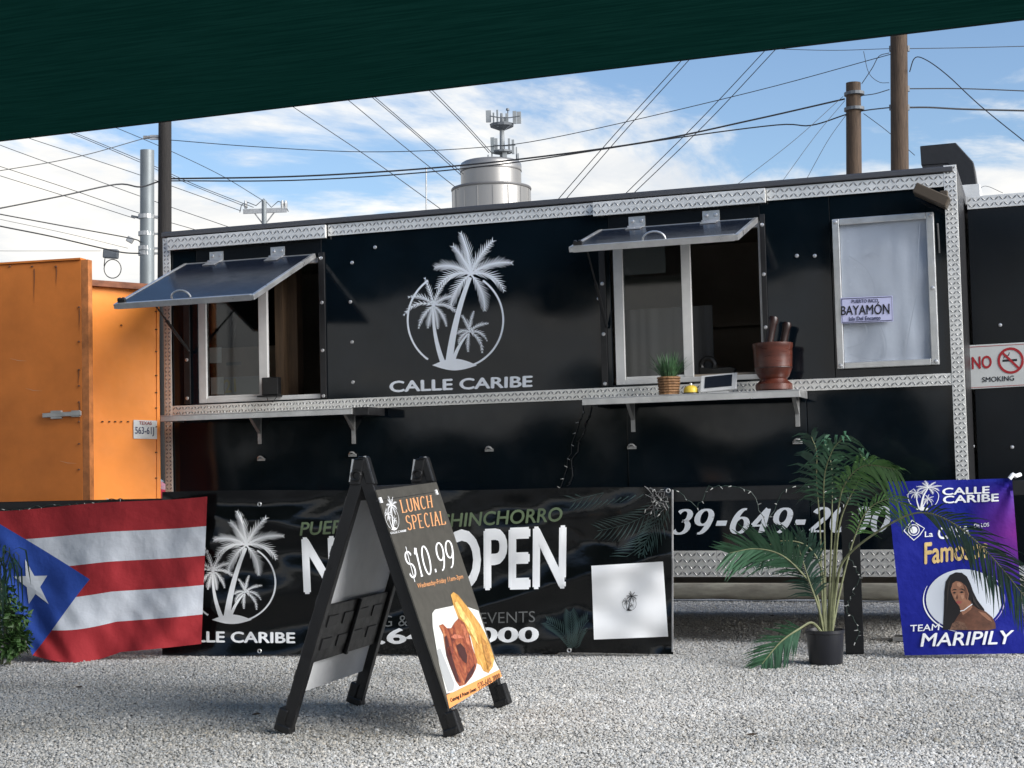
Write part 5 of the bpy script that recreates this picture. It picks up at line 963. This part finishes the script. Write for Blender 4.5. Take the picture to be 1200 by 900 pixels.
cable([(198,164),(300,172),(430,178),(560,173),(660,159),(880,108),(1046,63)], 34, 28, 1.2, 'long thin wire from the dark pole across to the tall brown pole')
cable([(200,209.5),(340,207),(480,199),(610,186.5),(760,166),(880,141),(990,116)], 34, 31, 2.6, 'thick upper cable strung from the dark pole to the short pole stub')
cable([(200,212),(340,211.5),(480,203.5),(610,189.5),(790,162),(910,146.5),(950,147),(992,134)], 34, 31, 2.0, 'lower companion cable ending in a loop at the short pole stub')
cable([(-30,249),(0,244),(70,230),(136,216),(164,219),(185,213)], 30, 34, 2.4, 'thick dark cable rising from the left edge to the dark pole')
cable([(-20,247),(0,251),(70,264),(152,279),(165,284)], 33, 37, 1.8, 'upper of the two cables running down to the grey steel pole')
cable([(-20,260),(0,265),(60,277),(120,291),(145,296),(165,297)], 33, 37, 2.2, 'lower cable carrying the splice box to the grey steel pole')
cable([(-20,293),(0,294),(70,294),(118,294)], 40, 44, .7, 'faint level wire above the orange trailer roof')
cable([(-20,252),(0,257),(80,274),(150,291)], 45, 46, .7, 'faint wire between the two cables at left')
lm_ = ['single thin wire from the canopy to the roof, farthest left of the tower', 'single thin wire ending at the lower drum of the tower', 'left wire of the close pair ending at the upper drum of the tower', 'right wire of the close pair ending at the upper drum of the tower', 'left wire of the close pair ending at the tower crown', 'right wire of the close pair ending at the tower crown']
for q in ([(340,123),(352,131),(440,190),(522,249)], [(404,115),(415,123),(480,177),(537,222)], [(434,113),(442,119),(490,160),(540,205)], [(437,112),(445.5,119),(493,160),(543,204)], [(500,104),(509,112),(545,148),(573,179)], [(503,104),(512,111),(548,148),(576,179)]): cable(q, 60, 140, 1.2, lm_.pop(0), 'thin wires left of the tower')
lr_ = ['left wire of the pair slanting down nearest the tower on its right', 'right wire of the pair slanting down nearest the tower on its right', 'left wire of the slanting pair above the right serving hatch', 'right wire of the slanting pair above the right serving hatch']
for q in ([(803,64),(795,75),(720,158),(652,236)], [(814,61),(805,73),(730,156),(660,237)], [(905,49),(894,62),(815,146),(730,230)], [(918,48),(906,61),(826,146),(740,229)]): cable(q, 40, 60, 1.3, lr_.pop(0), 'thin wires right of the tower')
lg_ = ['longest and flattest guy wire fanning down left from the pole stub', 'middle guy wire fanning down left from the pole stub', 'steepest guy wire fanning down from the pole stub']
for q in ([(988,113),(930,165),(860,219)], [(990,118),(955,160),(915,215)], [(992,134),(970,165),(944,212)]): cable(q, 31, 30, .8, lg_.pop(0), 'guy wires')
cable([(1010,112),(1025,110),(1042,105)], 31, 28, 1.4, 'short upper cable joining the two right hand poles'); cable([(1010,130),(1025,128),(1044,126)], 31, 28, 2.0, 'short lower cable joining the two right hand poles')
cable([(900,57),(970,59),(1044,57)], 50, 28, 1.0, 'thin wire meeting the tall brown pole from the left near the canopy')
cable([(1064,57),(1130,56),(1210,54)], 28, 30, 1.2, 'uppermost level wire leaving the tall brown pole to the right'); cable([(1064,104),(1130,104),(1210,107)], 28, 30, 1.8, 'middle level cable leaving the tall brown pole to the right'); cable([(1064,126),(1090,126),(1130,128),(1210,130)], 28, 30, 2.8, 'thick lowest cable leaving the tall brown pole to the right')
cable([(1066,84),(1072,68),(1085,70),(1110,88),(1150,125),(1212,175)], 28, 24, 1.6, 'drop cable curving down to the right from the tall brown pole')
cable([(1012,133),(1040,154),(1072,182)], 31, 30, 1.0, 'guy wire running down right from the short pole stub'); cable([(1012,60),(1018,85),(1030,96),(1042,97)], 28, 28, .9, 'slack jumper loop hanging left of the tall brown pole'); cable([(1042,62),(1030,66),(1022,80),(1010,98)], 28, 31, 1.2, 'jumper wire from the tall brown pole to the stub top')
cable([(1145,225),(1155,218),(1175,226)], 20, 22, .8, 'short faint wire behind the exhaust duct')
sb = thing('splice_box', D(131,298,36.2), 'dark splice box with a loop of cable hanging on the lower cable at left', 'splice box')
obj('enclosure', MB().bar(D(121,297,36.2), D(139,298,36.2), .14, .22), ANTD, sb, bevel=.03); obj('cable_loop', MB().tube([D(132+10*math.cos(a), 315+11*math.sin(a), 36.2) for a in [6.283*i/22 for i in range(23)]], .012, 5, False).tube([D(123,303,36.2), D(122,312,36.2)], .012, 5), CABLE, sb)
sb2 = thing('cable_clamp', D(152,281,36.5), 'small pale clamp on the upper cable beside the grey steel pole', 'clamp'); obj('clamp_body', MB().bar(D(149,279,36.5), D(156,283,36.5), .09, .14), DULL, sb2, bevel=.02)
# small leaf litter on the gravel
lf0 = None
for px, py, a in ((880,862,.3),(510,828,1.2),(640,775,2.1),(300,838,.8),(728,800,2.7),(1010,842,1.7),(92,806,.1),(905,722,1.1)):
    c = G(px, py, .004); b = MB(); ca_, sa_ = math.cos(a), math.sin(a)
    for x_, y_, z_ in ((-.022,0,.004),(-.006,.009,.008),(.012,.008,.010),(.026,0,.005),(.012,-.008,.003),(-.006,-.009,.002)): b.v.append(c+Vector((x_*ca_-y_*sa_, x_*sa_+y_*ca_, z_)))
    b.f = [(0,1,5),(1,2,4,5),(2,3,4)]; tag(obj('dry_leaf', b, mat('dry_leaf', (.045,.03,.018), .8, 0, .4, 60)), 'small dark dry leaf lying loose on the gravel', 'leaf', 'dry leaves on the gravel')
for o in list(bpy.data.objects):
    if '_w' in o: del o['_w']
